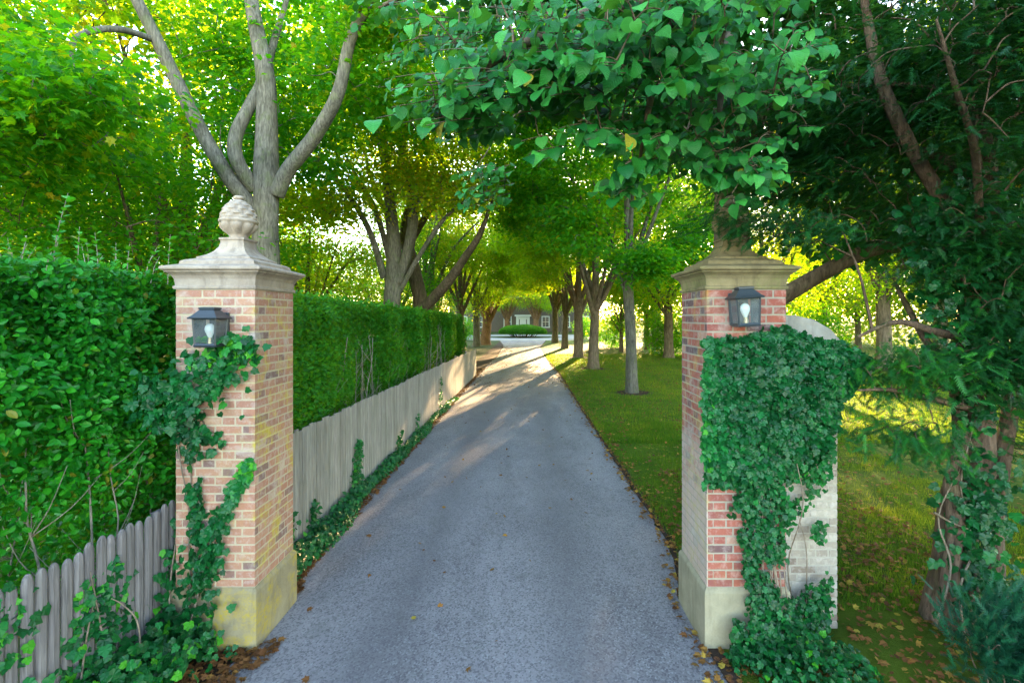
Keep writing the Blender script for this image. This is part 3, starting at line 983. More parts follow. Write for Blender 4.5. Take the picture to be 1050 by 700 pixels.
# upper mass outline
edge = .1 * wob(q, 4.5, 3) + .05 * wob(q, 11, 5)
ok = (Z < 2.5 - .14 * np.abs((X - 1.85)) + edge * .6 - .05 * (np.abs(X - 1.745) < .15)) & (X > 1.40 - .06 + edge * .6) & (X < 2.36 + .24 * np.clip((Z - 1.5) / .7, 0, 1) * np.clip((2.55 - Z) / .3, 0, 1) + edge)
ok &= (Z > 1.55 + edge * 2 - .5 * (X < 1.75) * RNG.random(n_)) | (RNG.random(n_) < .3)
X, Z = X[ok], Z[ok]
th_ = .04 + .13 * np.clip((X - 1.4) / .5, .15, 1) * np.clip((Z - 1.2) / .5, .2, 1) * np.clip((2.6 - Z) / .35, .15, 1)
Y = 3.815 - RNG.random(len(X)) ** .7 * th_
Y += (X > 2.05) * .12
pu = np.stack([X, Y, Z], 1)
# lower, more open part
n_ = 4600
X = 1.47 + RNG.random(n_) * 1.0; Z = .02 + RNG.random(n_) * 1.5
q = np.stack([X, np.zeros(n_), Z], 1)
w_ = wob(q, 3.2, 7) + .7 * wob(q, 8, 2)
ok = (w_ > .1 - .35 * (Z < .45) + .25 * (RNG.random(n_) - .5)) & (X > 1.66 - .22 * np.clip((Z - .8) / .6, 0, 1) - .12 * (Z < .3) + .05 * wob(q, 6, 1)) & (X < 2.4 + .12 * wob(q, 5, 4))
X, Z = X[ok], Z[ok]
Y = 3.81 - RNG.random(len(X)) * .1 - .22 * np.clip(.6 - Z, 0, .6) + (X > 2.05) * .18
pl = np.stack([X, Y, Z], 1)
# skirt spreading over the ground
n_ = 1500
a = RNG.random(n_) * 6.283; r_ = RNG.random(n_) ** .6
sk = np.stack([2.0 + .52 * r_ * np.cos(a), 3.55 + .42 * r_ * np.sin(a), .03 + .28 * (1 - r_) * RNG.random(n_) + .05 * RNG.random(n_)], 1)
sk = sk[~((sk[:, 0] < 1.62) & (sk[:, 1] < 3.5))]
PA = np.concatenate([pu, pl, sk])
FA = np.concatenate([ivy_frames(len(pu), (-.1, -1, .1)), ivy_frames(len(pl), (-.05, -1, .2)), ivy_frames(len(sk), (0, -.5, 1), .3)])
tn = tone_of(PA, 3, .18, .3, 2.5)
tn = np.where((PA[:, 0] < 1.52) & (PA[:, 2] > 1.4), np.clip(tn + RNG.random(len(PA)) * .55 * np.clip((1.56 - PA[:, 0]) / .15, 0, 1), 0, .95), tn)
tn = np.where((PA[:, 2] < .25) & (RNG.random(len(PA)) < .07), RNG.uniform(.8, 1, len(PA)), tn)
sc_ = np.where(PA[:, 2] > 1.4, RNG.uniform(.04, .078, len(PA)), RNG.uniform(.028, .058, len(PA)))
leaves('foliage', LEAF_IVY, PA, FA, sc_, tn, M['ivy'], t)
lines = []
rg = random.Random(12)
for i in range(15):
    x = rg.uniform(1.72, 2.25); x2 = x + rg.uniform(-.25, .2)
    top_ = rg.uniform(1.0, 2.0)
    yy = 3.79 if x < 2.02 else 4.03
    yy2 = 3.79 if x2 < 2.02 else 4.03
    lines.append([(x, yy - .1, .02), (x + rg.uniform(-.08, .08), yy - .02, top_ * .3), ((x + x2) / 2 + rg.uniform(-.1, .1), min(yy, yy2) - .015, top_ * .65), (x2, yy2 - .01, top_)])
vines('vine', t, lines, M['vine'], .006)

# ivy on the pale pillar
t = thing('climbing_ivy', 'sparse ivy climbing the pale lichened pillar in two strands', 'ivy', (-2.5, 3.78, 0))
def along(pts, n, spread, face, ns=0):
    c = np.array(catmull(pts, 8))
    k = RNG.random(n) * (len(c) - 1.001)
    i = k.astype(int); f = (k - i)[:, None]
    p = c[i] * (1 - f) + c[i + 1] * f
    s = np.interp(k / (len(c) - 1), np.linspace(0, 1, len(spread)), spread)[:, None]
    return p + RNG.normal(0, 1, (n, 3)) * s * np.array(face)
FC = (1, .25, 1)
groups = [
    along([(-2.18, 3.79, 2.36), (-2.3, 3.76, 2.3), (-2.45, 3.74, 2.18), (-2.62, 3.72, 2.0), (-2.72, 3.72, 1.8)], 430, [.05, .09, .12, .11, .08], FC),
    along([(-2.72, 3.74, 2.0), (-2.82, 3.7, 1.95), (-2.9, 3.66, 2.1)], 90, [.08, .1, .08], FC),
    along([(-2.6, 3.79, 1.9), (-2.52, 3.79, 1.68), (-2.45, 3.8, 1.62)], 40, [.05, .06, .03], FC),
    along([(-2.7, 3.79, 1.75), (-2.6, 3.8, 1.5)], 26, [.05, .05], FC),
    along([(-2.19, 3.8, 1.48), (-2.26, 3.8, 1.3), (-2.38, 3.79, 1.08), (-2.46, 3.78, .82), (-2.55, 3.76, .55), (-2.62, 3.7, .22)], 230, [.015, .022, .03, .05, .07, .09], FC),
    along([(-2.6, 3.8, 1.3), (-2.6, 3.8, 1.1), (-2.52, 3.78, .8), (-2.6, 3.75, .5)], 130, [.025, .03, .05, .1], FC),
]
PA = np.concatenate(groups)
PA[:, 1] = np.minimum(PA[:, 1], 3.805 + .02 * RNG.random(len(PA)))
tn = tone_of(PA, 8, .16, .45, 3)
tn = np.where((PA[:, 2] > 1.05) & (PA[:, 2] < 1.55) & (PA[:, 0] > -2.45), np.clip(.45 + (PA[:, 2] - 1.05) * 1.0 + RNG.normal(0, .12, len(PA)), 0, 1), tn)
tn = np.where((PA[:, 2] > 2.22) & (RNG.random(len(PA)) < .6), np.clip(tn + .4, 0, 1), tn)
leaves('foliage', LEAF_IVY, PA, ivy_frames(len(PA), (.1, -1, .15)), RNG.uniform(.045, .085, len(PA)), tn, M['ivy'], t)
lines = [[(-2.6, 3.7, .05), (-2.64, 3.8, .5), (-2.66, 3.815, 1.0), (-2.64, 3.815, 1.5), (-2.7, 3.81, 1.9)],
         [(-2.62, 3.7, .1), (-2.5, 3.8, .7), (-2.38, 3.815, 1.08), (-2.26, 3.815, 1.3), (-2.19, 3.815, 1.48)],
         [(-2.56, 3.72, .1), (-2.58, 3.81, .8), (-2.6, 3.815, 1.3)],
         [(-2.66, 3.81, 1.7), (-2.5, 3.81, 2.1), (-2.3, 3.81, 2.3), (-2.2, 3.81, 2.36)],
         [(-2.66, 3.8, 1.6), (-2.56, 3.812, 1.8), (-2.5, 3.812, 1.6)],
         [(-2.7, 3.8, 1.9), (-2.73, 3.8, 1.6), (-2.66, 3.8, 1.2)]]
vines('vine', t, lines, M['vine'], .008)

# ivy on the near picket fence and at the foot of the pillar
t = thing('climbing_ivy', 'ivy sprigs on the silver picket fence, heaped at the foot of the pillar', 'ivy', (-2.75, 3.3, 0))
FX = (.35, 1, 1)
groups = [
    along([(-2.82, 3.25, .05), (-2.84, 3.22, .4), (-2.86, 3.18, .85)], 200, [.08, .06, .05], FX),
    along([(-2.84, 3.5, .05), (-2.86, 3.45, .45), (-2.86, 3.4, .7), (-2.86, 3.36, .95)], 150, [.08, .06, .05, .03], FX),
    along([(-2.8, 3.0, .1), (-2.86, 3.05, .55), (-2.88, 3.1, .7)], 120, [.06, .06, .03], FX),
    along([(-2.78, 3.85, .1), (-2.8, 3.85, .4), (-2.82, 3.9, .75), (-2.82, 3.92, 1.0)], 190, [.12, .1, .05, .03], FX),
    along([(-2.9, 2.62, .1), (-2.88, 2.7, .8), (-2.9, 2.66, 1.0)], 140, [.08, .09, .05], FX),
    along([(-2.7, 3.9, .1), (-2.6, 3.6, .16), (-2.66, 3.2, .2), (-2.72, 2.7, .2)], 1300, [.12, .14, .14, .12], (.9, 1, .75)),
]
PA = np.concatenate(groups); PA[:, 2] = np.abs(PA[:, 2] - .02) + .02
PA[:, 0] = np.maximum(PA[:, 0], -2.89 + .0 * PA[:, 1])
PA[:, 1] = np.where((PA[:, 0] > -2.75) & (PA[:, 1] > 3.77), 3.77 - .1 * RNG.random(len(PA)), PA[:, 1])
tn = tone_of(PA, 8, .16, .42, 3); tn = np.where(RNG.random(len(PA)) < .1, .97, tn)
leaves('foliage', LEAF_IVY, PA, ivy_frames(len(PA), (1, -.6, .3), .6), RNG.uniform(.04, .08, len(PA)), tn, M['ivy'], t)
lines = [[(-2.75, 3.3, .05), (-2.8, 3.25, .3), (-2.83, 3.2, .7), (-2.84, 3.16, .95)],
         [(-2.75, 3.45, .05), (-2.72, 3.4, .45), (-2.78, 3.35, .62), (-2.83, 3.3, .7)],
         [(-2.72, 3.7, .1), (-2.76, 3.75, .5), (-2.79, 3.85, .8), (-2.8, 3.95, 1.2), (-2.84, 3.98, 1.5)],
         [(-2.8, 3.02, .1), (-2.82, 3.1, .5), (-2.84, 3.18, .72)]]
vines('vine', t, lines, M['vine'], .007)

# ground ivy along the drive fence: nobody could count it
n_ = 6500
y = 4.5 + 11 * RNG.random(n_) ** 1.8
x0_ = -2.52 + .01 * (y - 4.5)
q = np.stack([y * 0, y, y * 0], 1)
wid = np.clip(.19 + .13 * wob(q, 1.5, 2) - .01 * (y - 4.5), .04, .4)
gi = np.stack([x0_ + .03 + wid * RNG.random(n_) ** 1.2, y, .02 + (.2 + .14 * wob(q, 1.9, 6)).clip(.03) * RNG.random(n_) * np.exp(-(y - 4.5) * .09)], 1)
clim = [(7.0, 300, .75), (5.6, 120, .4), (5.0, 130, .5), (9.2, 90, .4), (10.6, 60, .5), (13.2, 80, .9)]
ex = []
for (yy, k, h) in clim:
    hh = RNG.random(k) ** 1.3
    ex.append(np.stack([-2.53 + .012 * (yy - 4.5) + .07 * RNG.random(k), yy + RNG.normal(0, .11, k) * (1.1 - .8 * hh) + .1 * hh, .05 + hh * h], 1))
gi = np.concatenate([gi] + ex)
o = leaves('ground_ivy', LEAF_IVY, gi, ivy_frames(len(gi), (.8, -.4, .7), .4), RNG.uniform(.035, .065, len(gi)), tone_of(gi, 4, .2, .45, 2), M['ivy'])
tag(o, 'low ivy trailing along the foot of the boarded fence', 'ground ivy', kind='stuff')

# bare soil round the trunks on the lawn
for (tx, ty, rr) in ((3.54, 16.7, .62), (3.24, 24.5, .8), (3.2, 31.3, .9)):
    mb = MB(); k = 26
    vs = [(tx, ty, .024)] + [(tx + rr * (1 + .3 * mnoise.noise((math.cos(a) * 2 + tx, math.sin(a) * 2, ty))) * math.cos(a), ty + rr * (1 + .3 * mnoise.noise((math.cos(a) * 2 + tx, math.sin(a) * 2, ty))) * math.sin(a), .016) for a in [i * 2 * math.pi / k for i in range(k)]]
    mb.add(vs, [(0, 1 + i, 1 + (i + 1) % k) for i in range(k)])
    tag(mb.build('soil_patch', M['soil']), kind='structure')

# fallen leaves
def litter(n, xf, yf, z=.022):
    y = yf(RNG.random(n)); x = xf(y, RNG.random(n))
    return np.stack([x, y, np.full(n, z) + .012 * RNG.random(n)], 1)
LD = lambda y: np.interp(y, [p[0] for p in DL], [p[1] for p in DL])
RD = lambda y: np.interp(y, [p[0] for p in DR], [p[1] for p in DR])
l1 = litter(3200, lambda y, r: LD(y) + .08 - .32 * r ** 1.4, lambda r: 4.6 + 20 * r ** 1.5)
l2 = litter(900, lambda y, r: LD(y) + .25 - .5 * r, lambda r: 2.6 + 1.3 * r)
l3 = litter(8500, lambda y, r: RD(y) + .1 + 12 * r ** 1.2, lambda r: 4.5 + 26 * r ** 1.3, .05)
l4 = litter(900, lambda y, r: RD(y) + .25 - .4 * r, lambda r: 3.2 + 22 * r ** 1.6)
l5 = litter(260, lambda y, r: LD(y) + (RD(y) - LD(y)) * r, lambda r: 3 + 40 * r)
l6 = litter(2600, lambda y, r: 2.1 + 2.6 * r, lambda r: 3.2 + 5 * r, .035)
l7 = litter(1500, lambda y, r: LD(y) + (RD(y) - LD(y)) * r ** 2, lambda r: 18 + 26 * r)
l8 = litter(700, lambda y, r: RD(y) - .18 * r ** 2 + .06, lambda r: 3 + 24 * r ** 1.4)
la = np.concatenate([l1, l2, l3, l4, l5, l6, l7, l8])
la = la[~((la[:, 1] > 3.78) & (la[:, 1] < 4.5) & (((la[:, 0] < -2.1) & (la[:, 0] > -2.8)) | ((la[:, 0] > 1.35) & (la[:, 0] < 2.6))))]
nn = len(la)
tn = np.clip(RNG.normal(.5, .25, nn), 0, 1)
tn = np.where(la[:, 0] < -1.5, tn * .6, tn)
o = leaves('fallen_leaves', LEAF_MAPLE, la, frames(rnd(nn) * np.array([1, 1, .25]), rnd(nn, .35) + np.array([0, 0, 1.])), RNG.uniform(.03, .075, nn), tn, M['dead'])
tag(o, 'brown and yellow fallen leaves scattered over lawn and drive edges', 'leaf litter', kind='stuff')

# grass
def blades(n, y0, y1, xr, hmin, hmax, w, ex=1.5):
    y = y0 + (y1 - y0) * RNG.random(n) ** ex
    x = RD(y) + .03 + (xr - RD(y)) * RNG.random(n) ** 1.1
    p = np.stack([x, y, np.full(n, .008)], 1)
    return p, RNG.uniform(hmin, hmax, n), np.full(n, w)
g1, h1, w1 = blades(130000, 4.3, 12, 6.5, .03, .07, .006)
g2, h2, w2 = blades(150000, 10, 34, 16, .04, .09, .016)
gp, gh, gw = np.concatenate([g1, g2]), np.concatenate([h1, h2]), np.concatenate([w1, w2])
kk = ~((gp[:, 0] > 1.36) & (gp[:, 0] < 2.62) & (gp[:, 1] < 4.5))
bare = wob(gp, .9, 3) + .6 * wob(gp, 3.1, 1)
kk &= ~((bare > .35) & (RNG.random(len(gp)) < .8) & (gp[:, 1] < 9))
for (tx, ty) in ((3.54, 16.7), (3.24, 24.5), (3.2, 31.3)):
    dd_ = np.hypot(gp[:, 0] - tx, gp[:, 1] - ty) + .15 * wob(gp, 4, 2)
    kk &= ~(dd_ < .62)
gp, gh, gw = gp[kk], gh[kk], gw[kk]
gh *= 1 + .5 * wob(gp, 2.8, 8)
nn = len(gp)
up = rnd(nn, .32) + np.array([0, 0, 1.])
yaw = RNG.random(nn) * 6.283
xx = np.stack([np.cos(yaw), np.sin(yaw), np.zeros(nn)], 1)
Vb = np.stack([gp - xx * gw[:, None] / 2, gp + xx * gw[:, None] / 2, gp + up * gh[:, None]], 1).reshape(-1, 3)
o = mesh_np('grass', Vb, np.arange(nn) * 3, np.full(nn, 3), np.arange(nn * 3), M['grass'], None, False, np.clip(tone_of(gp, 2, .25, .5, .7) + .25 * wob(gp, 4.5, 5), 0, 1))
tag(o, 'short green lawn grass to the right of the drive', 'grass', kind='stuff')


# ------------------------------------------------------------------ trees
def sample_ellipsoid(n, c, r, shell=.45, gap=.0, seed=0.0):
    """points in an ellipsoid, more near its surface, with noise-made holes"""
    out = []
    while sum(len(o) for o in out) < n:
        d = RNG.normal(0, 1, (n * 2, 3)); d /= np.linalg.norm(d, axis=1, keepdims=True)
        k = RNG.random(n * 2) ** shell
        p = np.array(c) + d * k[:, None] * np.array(r) * (1 + .3 * wob(d * 2.2, 1.5, seed))[:, None]
        ok = wob(p, .95, seed + 3) + .5 * wob(p, 2.2, seed) > gap - 1.2 * RNG.random(len(p))
        out.append(p[ok])
    return np.concatenate(out)[:n]


def grow(mb, nodes, targets, seed, r_tip=.006, r_base=.03, wiggle=.12, sag=.0):
    """joins every target to the nearest wood grown so far with a bent tapering twig"""
    rg = random.Random(seed)
    nd = [np.array(p, float) for p in nodes]
    cen = np.mean(nd, axis=0)
    arr = np.array(nd)
    dist = np.min(np.linalg.norm(targets[:, None, :] - arr[None, :, :], axis=2), axis=1)
    order = np.argsort(dist)
    cap_ = len(arr) + 5 * len(targets) + 10
    buf = np.zeros((cap_, 3)); buf[:len(arr)] = arr; m_ = len(arr)
    for i in order:
        tpt = targets[i]
        d = np.linalg.norm(buf[:m_] - tpt, axis=1) + .6 * np.clip(buf[:m_, 2] - tpt[2] + .15, 0, 9)
        j = int(np.argmin(d)); s = buf[j]
        L = np.linalg.norm(tpt - s)
        if L < .05: continue
        up = np.array([0, 0, .22 * L])
        pts = [s, s + (tpt - s) * .35 + up * .7 + np.array([rg.gauss(0, 1) for _ in range(3)]) * wiggle * L * .5,
               s + (tpt - s) * .72 + up * .6 + np.array([rg.gauss(0, 1) for _ in range(3)]) * wiggle * L * .4, tpt]
        q = catmull(pts, 3)
        r0 = min(r_base, r_tip + .011 * L)
        mb.tube(q, lerp_r([r0, r0 * .7, r_tip], len(q)), 5, cap=False)
        for k in (3, 5, 7, 9):
            buf[m_] = q[k]; m_ += 1


def clump_leaves(targets, per, spread, flat=.5, droop=.35, cen=None):
    n = len(targets)
    c = np.repeat(targets, per, axis=0)
    off = RNG.normal(0, 1, (len(c), 3)) * np.array([1, 1, flat]) * spread
    p = c + off
    hor = off * np.array([1, 1, .3]) + rnd(len(c), .35 * spread)
    hor /= np.maximum(np.linalg.norm(hor, axis=1, keepdims=True), 1e-6)
    tip = hor + rnd(len(c), .3) + np.array([0, 0, -droop])
    nm = np.array([0, 0, 1.]) + rnd(len(c), .5) + hor * .25
    return p, frames(tip, nm)


def limb(mb, pts, radii, seg=12, rough=.18, seed=0, flare=0.0, n=7):
    q = catmull(pts, n)
    mb.tube(q, lerp_r(radii, len(q)), seg, rough, flare=flare, seed=seed)
    return q


def tree(name, label, base, limbs, crowns, bark, leafmat, leaf=(LEAF_QUAD, .1, .16), per=60, spread=.45, seed=1, group=None,
         gap=-.2, twig=(.006, .04), flat=.5, cat='tree', droop=.35, tmean=.5):
    """limbs: list of (points, radii) in world metres, the first is the trunk; crowns: (centre, radii, clumps)"""
    t = thing(name, label, cat, base, group)
    mb = MB(); nodes = []
    for i, (pts, rad) in enumerate(limbs):
        q = limb(mb, pts, rad, 14 if i == 0 else 10, .16, seed + i, .45 if i == 0 else 0)
        k0 = len(q) // 3 if i == 0 else 2
        nodes += [p for p in q[k0:]]
    tg = np.concatenate([sample_ellipsoid(n, c, r, .32, gap, seed) for (c, r, n) in crowns])
    grow(mb, nodes, tg, seed, *twig); mb.build('trunk', bark, t, True)
    p, f = clump_leaves(tg, per, spread, flat, droop)
    leaves('crown', leaf[0], p, f, RNG.uniform(leaf[1], leaf[2], len(p)), tone_of(p, seed, .18, tmean, .6), leafmat, t)
    return t


def copy_thing(root, loc, rz, sc, label):
    r = root.copy(); C.objects.link(r)
    if 'avenue' in r.name and not 'row' in label.split(' behind ')[0]:
        r.name = 'garden_tree'
        r['group'] = 'tall trees round the garden'
    r.location = loc; r.rotation_euler = (0, 0, rz); r.scale = (sc, sc, sc)
    r['label'] = label
    for ch in root.children:
        c = ch.copy(); C.objects.link(c); c.parent = r
        for g in ch.children:
            d = g.copy(); C.objects.link(d); d.parent = c
    return r


def avenue_limbs(base, r_, fork, lean=(0, 0), seed=0, n=4, reach=2.6, rise=4.5):
    rg = random.Random(seed)
    x, y = base
    tp = (x + lean[0], y + lean[1], fork)
    L = [([(x, y, -.05), (x + lean[0] * .1, y, .5), (x + lean[0] * .4, y + lean[1] * .4, fork * .5), tp, (tp[0] + lean[0] * .4, tp[1], fork + rise * .5), (tp[0] + lean[0], tp[1] + .2, fork + rise)],
          [r_ * 1.35, r_ * 1.03, r_ * .92, r_ * .85, r_ * .5, r_ * .15])]
    for k in range(n):
        a = 2 * math.pi * (k + rg.uniform(-.25, .25)) / n + seed
        zf = fork - rg.uniform(-.6, .6)
        rr = rg.uniform(.75, 1.1) * reach
        s = (x + lean[0] * zf / fork, y + lean[1] * zf / fork, zf)
        L.append(([s, (s[0] + .3 * rr * math.cos(a), s[1] + .3 * rr * math.sin(a), zf + rise * .28), (s[0] + .65 * rr * math.cos(a), s[1] + .65 * rr * math.sin(a), zf + rise * .6), (s[0] + rr * math.cos(a), s[1] + rr * math.sin(a), zf + rise * .9)],
                  [r_ * .5, r_ * .38, r_ * .24, r_ * .08]))
    return L


# --- avenue on the right of the drive
bx, by = 3.54, 16.7
A1 = tree('avenue_tree', 'grey trunked tree nearest the gate in the row on the lawn', (bx, by, 0),
          avenue_limbs((bx, by), .2, 3.7, (-.12, 0), 2, 5, 2.6, 6), [((bx - .8, by, 8.6), (4.4, 4.0, 3.2), 300), ((.6, 19, 6.8), (1.9, 2.4, 1.1), 80), ((.2, 14, 9.6), (3.2, 3, 1.6), 130), ((3.3, 15.2, 4.3), (.9, .8, .5), 24), ((bx - 1.9, by - 1.2, 5.4), (1.2, 1.4, 1.0), 26), ((bx + 1.6, by - .6, 4.7), (1.1, 1.2, 1.2), 30), ((bx + 2.8, by + 1, 5.6), (1.2, 1.2, .9), 24)],
          bark_mat('dark_grey_bark', (.045, .04, .032), (.165, .15, .12), 1.2, .3), M['maple'], per=95, leaf=(LEAF_MAPLE, .1, .16), spread=.34, flat=.38, seed=3, group='trees in the row on the lawn', gap=.25)
bx, by = 3.24, 24.5
A2 = tree('avenue_tree', 'brown forked tree second from the gate in the row on the lawn', (bx, by, 0),
          avenue_limbs((bx, by), .26, 3.0, (.1, 0), 5, 7, 2.9, 6.5), [((bx, by, 9.0), (4.8, 4.6, 3.3), 290), ((.6, 25.5, 7.0), (2.4, 3, 1.5), 100), ((bx + 2.6, by - 1.6, 4.9), (1.4, 1.6, .8), 26), ((bx - 2.4, by - 1.2, 5.2), (1.4, 1.4, .7), 24)],
          M['bark_brown'], M['golden'], per=85, leaf=(LEAF_QUAD, .12, .19), spread=.36, flat=.38, seed=8, group='trees in the row on the lawn', gap=.25)
bx, by = 3.2, 31.3
A3 = tree('avenue_tree', 'thick low branching brown tree third from the gate in the row', (bx, by, 0),
          avenue_limbs((bx, by), .31, 2.5, (0, 0), 9, 7, 2.8, 6.5), [((bx, by, 9.0), (4.8, 4.6, 3.6), 280), ((.3, 32.5, 7.6), (2.6, 3, 1.4), 70), ((bx + 2.6, by - 1.4, 4.6), (1.4, 1.6, .8), 24), ((bx - 2.2, by - 1.8, 5.0), (1.3, 1.4, .7), 22)],
          M['bark_brown'], M['golden'], per=85, leaf=(LEAF_QUAD, .12, .19), spread=.36, flat=.38, seed=15, group='trees in the row on the lawn', gap=.25)
copy_thing(A2, (3.0, 40.6, 0), .25, 1.0, 'slim brown tree fourth from the gate in the row on the lawn')
copy_thing(A3, (2.65, 49.0, 0), -.3, 1.1, 'broad brown tree at the far end of the row beside the drive')

# --- left of the drive
B = P(274, 260, 11)
LB = tree('maple_tree', 'big grey barked tree behind the pale pillar with limbs spreading both ways', (B[0], 11, 0),
          [([(B[0] - .15, 11, -.05), (B[0] - .05, 11, 1), (B[0], 11, 2.5), P(273, 240, 11), P(272, 170, 11), P(273, 85, 11.05), P(258, 5, 11.1), P(250, -60, 11.2), P(245, -170, 11.4)],
            [.45, .33, .29, .265, .255, .2, .15, .11, .05]),
           ([P(283, 200, 11), P(295, 175, 10.9), P(322, 140, 10.7), P(347, 95, 10.5), P(360, 40, 10.4), P(384, -5, 10.2), P(420, -70, 10)], [.17, .16, .15, .135, .12, .1, .06]),
           ([P(262, 215, 11), P(240, 190, 10.8), P(212, 145, 10.6), P(187, 95, 10.4), P(165, 50, 10.2), P(140, 0, 10), P(110, -60, 9.8)], [.17, .165, .15, .14, .13, .11, .07]),
           ([P(262, 195, 11), P(243, 165, 10.7), P(242, 138, 10.7), P(256, 108, 10.9), P(268, 84, 11.2), P(282, 40, 11.6), P(300, -20, 12)], [.17, .16, .15, .13, .11, .08, .04]),
           ([P(160, 42, 10.2), P(120, 30, 9.4), P(80, 38, 8.8), P(70, 70, 8.5), P(60, 110, 8.2), P(40, 150, 8)], [.07, .06, .05, .04, .03, .015])],
          [((B[0] - .3, 14.2, 9.8), (4.8, 2.8, 2.6), 210), ((-8.9, 8.8, 6.4), (1.5, 1.5, 1.6), 60), ((-7.4, 7.3, 6.1), (1.7, .9, .6), 34), ((-4.1, 11.6, 8.4), (1.6, 1.4, 1.0), 36), ((-2.9, 10.4, 9.3), (1.2, 1.2, .7), 24), ((-6.4, 12.6, 7.0), (1.6, .8, 1.0), 30)],
          M['bark_grey'], M['maple'], (LEAF_MAPLE, .11, .17), 75, .38, 21, None, -.15)
B1 = P(401, 330, 18)
LM = tree('maple_tree', 'pale multi stemmed tree behind the clipped hedge with upright grey stems', (B1[0], 18, 0),
          [([(B1[0], 18, -.05), (B1[0], 18, 1.2), P(402, 310, 18), P(404, 260, 18), P(400, 210, 17.9), P(392, 150, 17.8), P(372, 90, 17.8), P(360, 30, 18)], [.5, .36, .3, .27, .2, .17, .13, .08]),
           ([P(408, 290, 18), P(420, 250, 17.9), P(424, 200, 17.8), P(412, 150, 17.7), P(415, 100, 17.6), P(430, 40, 17.5)], [.22, .2, .18, .15, .12, .07]),
           ([P(394, 285, 18), P(378, 235, 17.6), P(350, 190, 17.3), P(318, 160, 17), P(290, 140, 16.8)], [.13, .11, .09, .07, .04]),
           ([P(399, 265, 18), P(385, 215, 18.2), P(365, 180, 18.4), P(350, 150, 18.6)], [.11, .09, .07, .03]),
           ([P(409, 300, 18), P(430, 262, 17.7), P(455, 225, 17.4), P(478, 205, 17.2)], [.1, .09, .07, .04])],
          [((B1[0], 18, 9.8), (4.8, 4.4, 3.0), 300), ((-2.6, 17.5, 10.5), (2.6, 3, 2), 90), ((-6.6, 16.8, 7.0), (2.6, 2.0, 1.2), 50), ((-3.2, 16.5, 7.2), (1.6, 1.6, .9), 40)],
          M['bark_grey'], M['golden'], (LEAF_QUAD, .11, .18), 60, .4, 27, None, .1)
B2 = P(431, 330, 21)
LD2 = tree('leaning_tree', 'brown tree behind the clipped hedge with one long limb leaning over the drive', (B2[0], 21, 0),
           [([(B2[0] + .1, 21, -.05), (B2[0], 21, 1.2), P(431, 310, 21), P(424, 275, 21), P(416, 235, 21), P(428, 190, 21), P(446, 140, 21), P(455, 60, 21)], [.5, .36, .32, .28, .24, .18, .13, .06]),
            ([P(424, 322, 20.8), P(438, 312, 20.2), P(460, 288, 19.4), P(478, 262, 18.8), P(492, 240, 18.3), P(505, 205, 18)], [.24, .22, .19, .15, .11, .04]),
            ([P(420, 250, 21), P(440, 215, 20.6), P(452, 190, 20.3), P(450, 160, 20)], [.17, .15, .11, .05]),
            ([P(424, 270, 21), P(402, 230, 21.5), P(380, 180, 22), P(370, 130, 22)], [.16, .13, .1, .05])],
           [((B2[0], 21, 10.2), (4.6, 4.0, 3.0), 280), ((-.4, 21.5, 9.2), (2.2, 3, 1.8), 110), ((-2.2, 18.6, 7.6), (1.6, 1.8, 1.1), 45)],
           M['bark_brown'], M['golden'], (LEAF_QUAD, .11, .18), 75, .42, 33, None, 0)
bx, by = -4.15, 46.5
OT = tree('forked_tree', 'forked tree beside the drive beyond the hedge, orange sunlight painted into its bark', (bx, by, 0),
          avenue_limbs((bx, by), .5, 2.2, (.2, 0), 3, 6, 3.4, 6.5), [((bx, by, 8.0), (5, 4.6, 3.8), 260), ((-.6, 47, 6.6), (3, 3, 1.6), 70), ((bx + .6, by - 2, 4.6), (3.0, 2, .8), 40)],
          M['bark_sunlit'], M['golden'], per=80, spread=.5, seed=39, gap=0)
bx, by = -4.6, 43.5
tree('forked_tree', 'slender grey trunk standing just in front of the sunlit orange forked one', (bx, by, 0),
     avenue_limbs((bx, by), .32, 3.4, (-.1, 0), 6, 4, 2.6, 5.5), [((bx, by, 8.2), (4, 4, 3.4), 170)],
     M['bark_grey'], M['golden'], per=80, spread=.5, seed=43, gap=.1)
copy_thing(A2, (-5.0, 36.5, 0), 2.9, 1.05, 'brown tree behind the end of the clipped hedge, before the sunlit orange fork')
copy_thing(LM, (-6.2, 31.0, 0), 2.4, .95, 'grey stemmed tree farther along behind the clipped hedge')

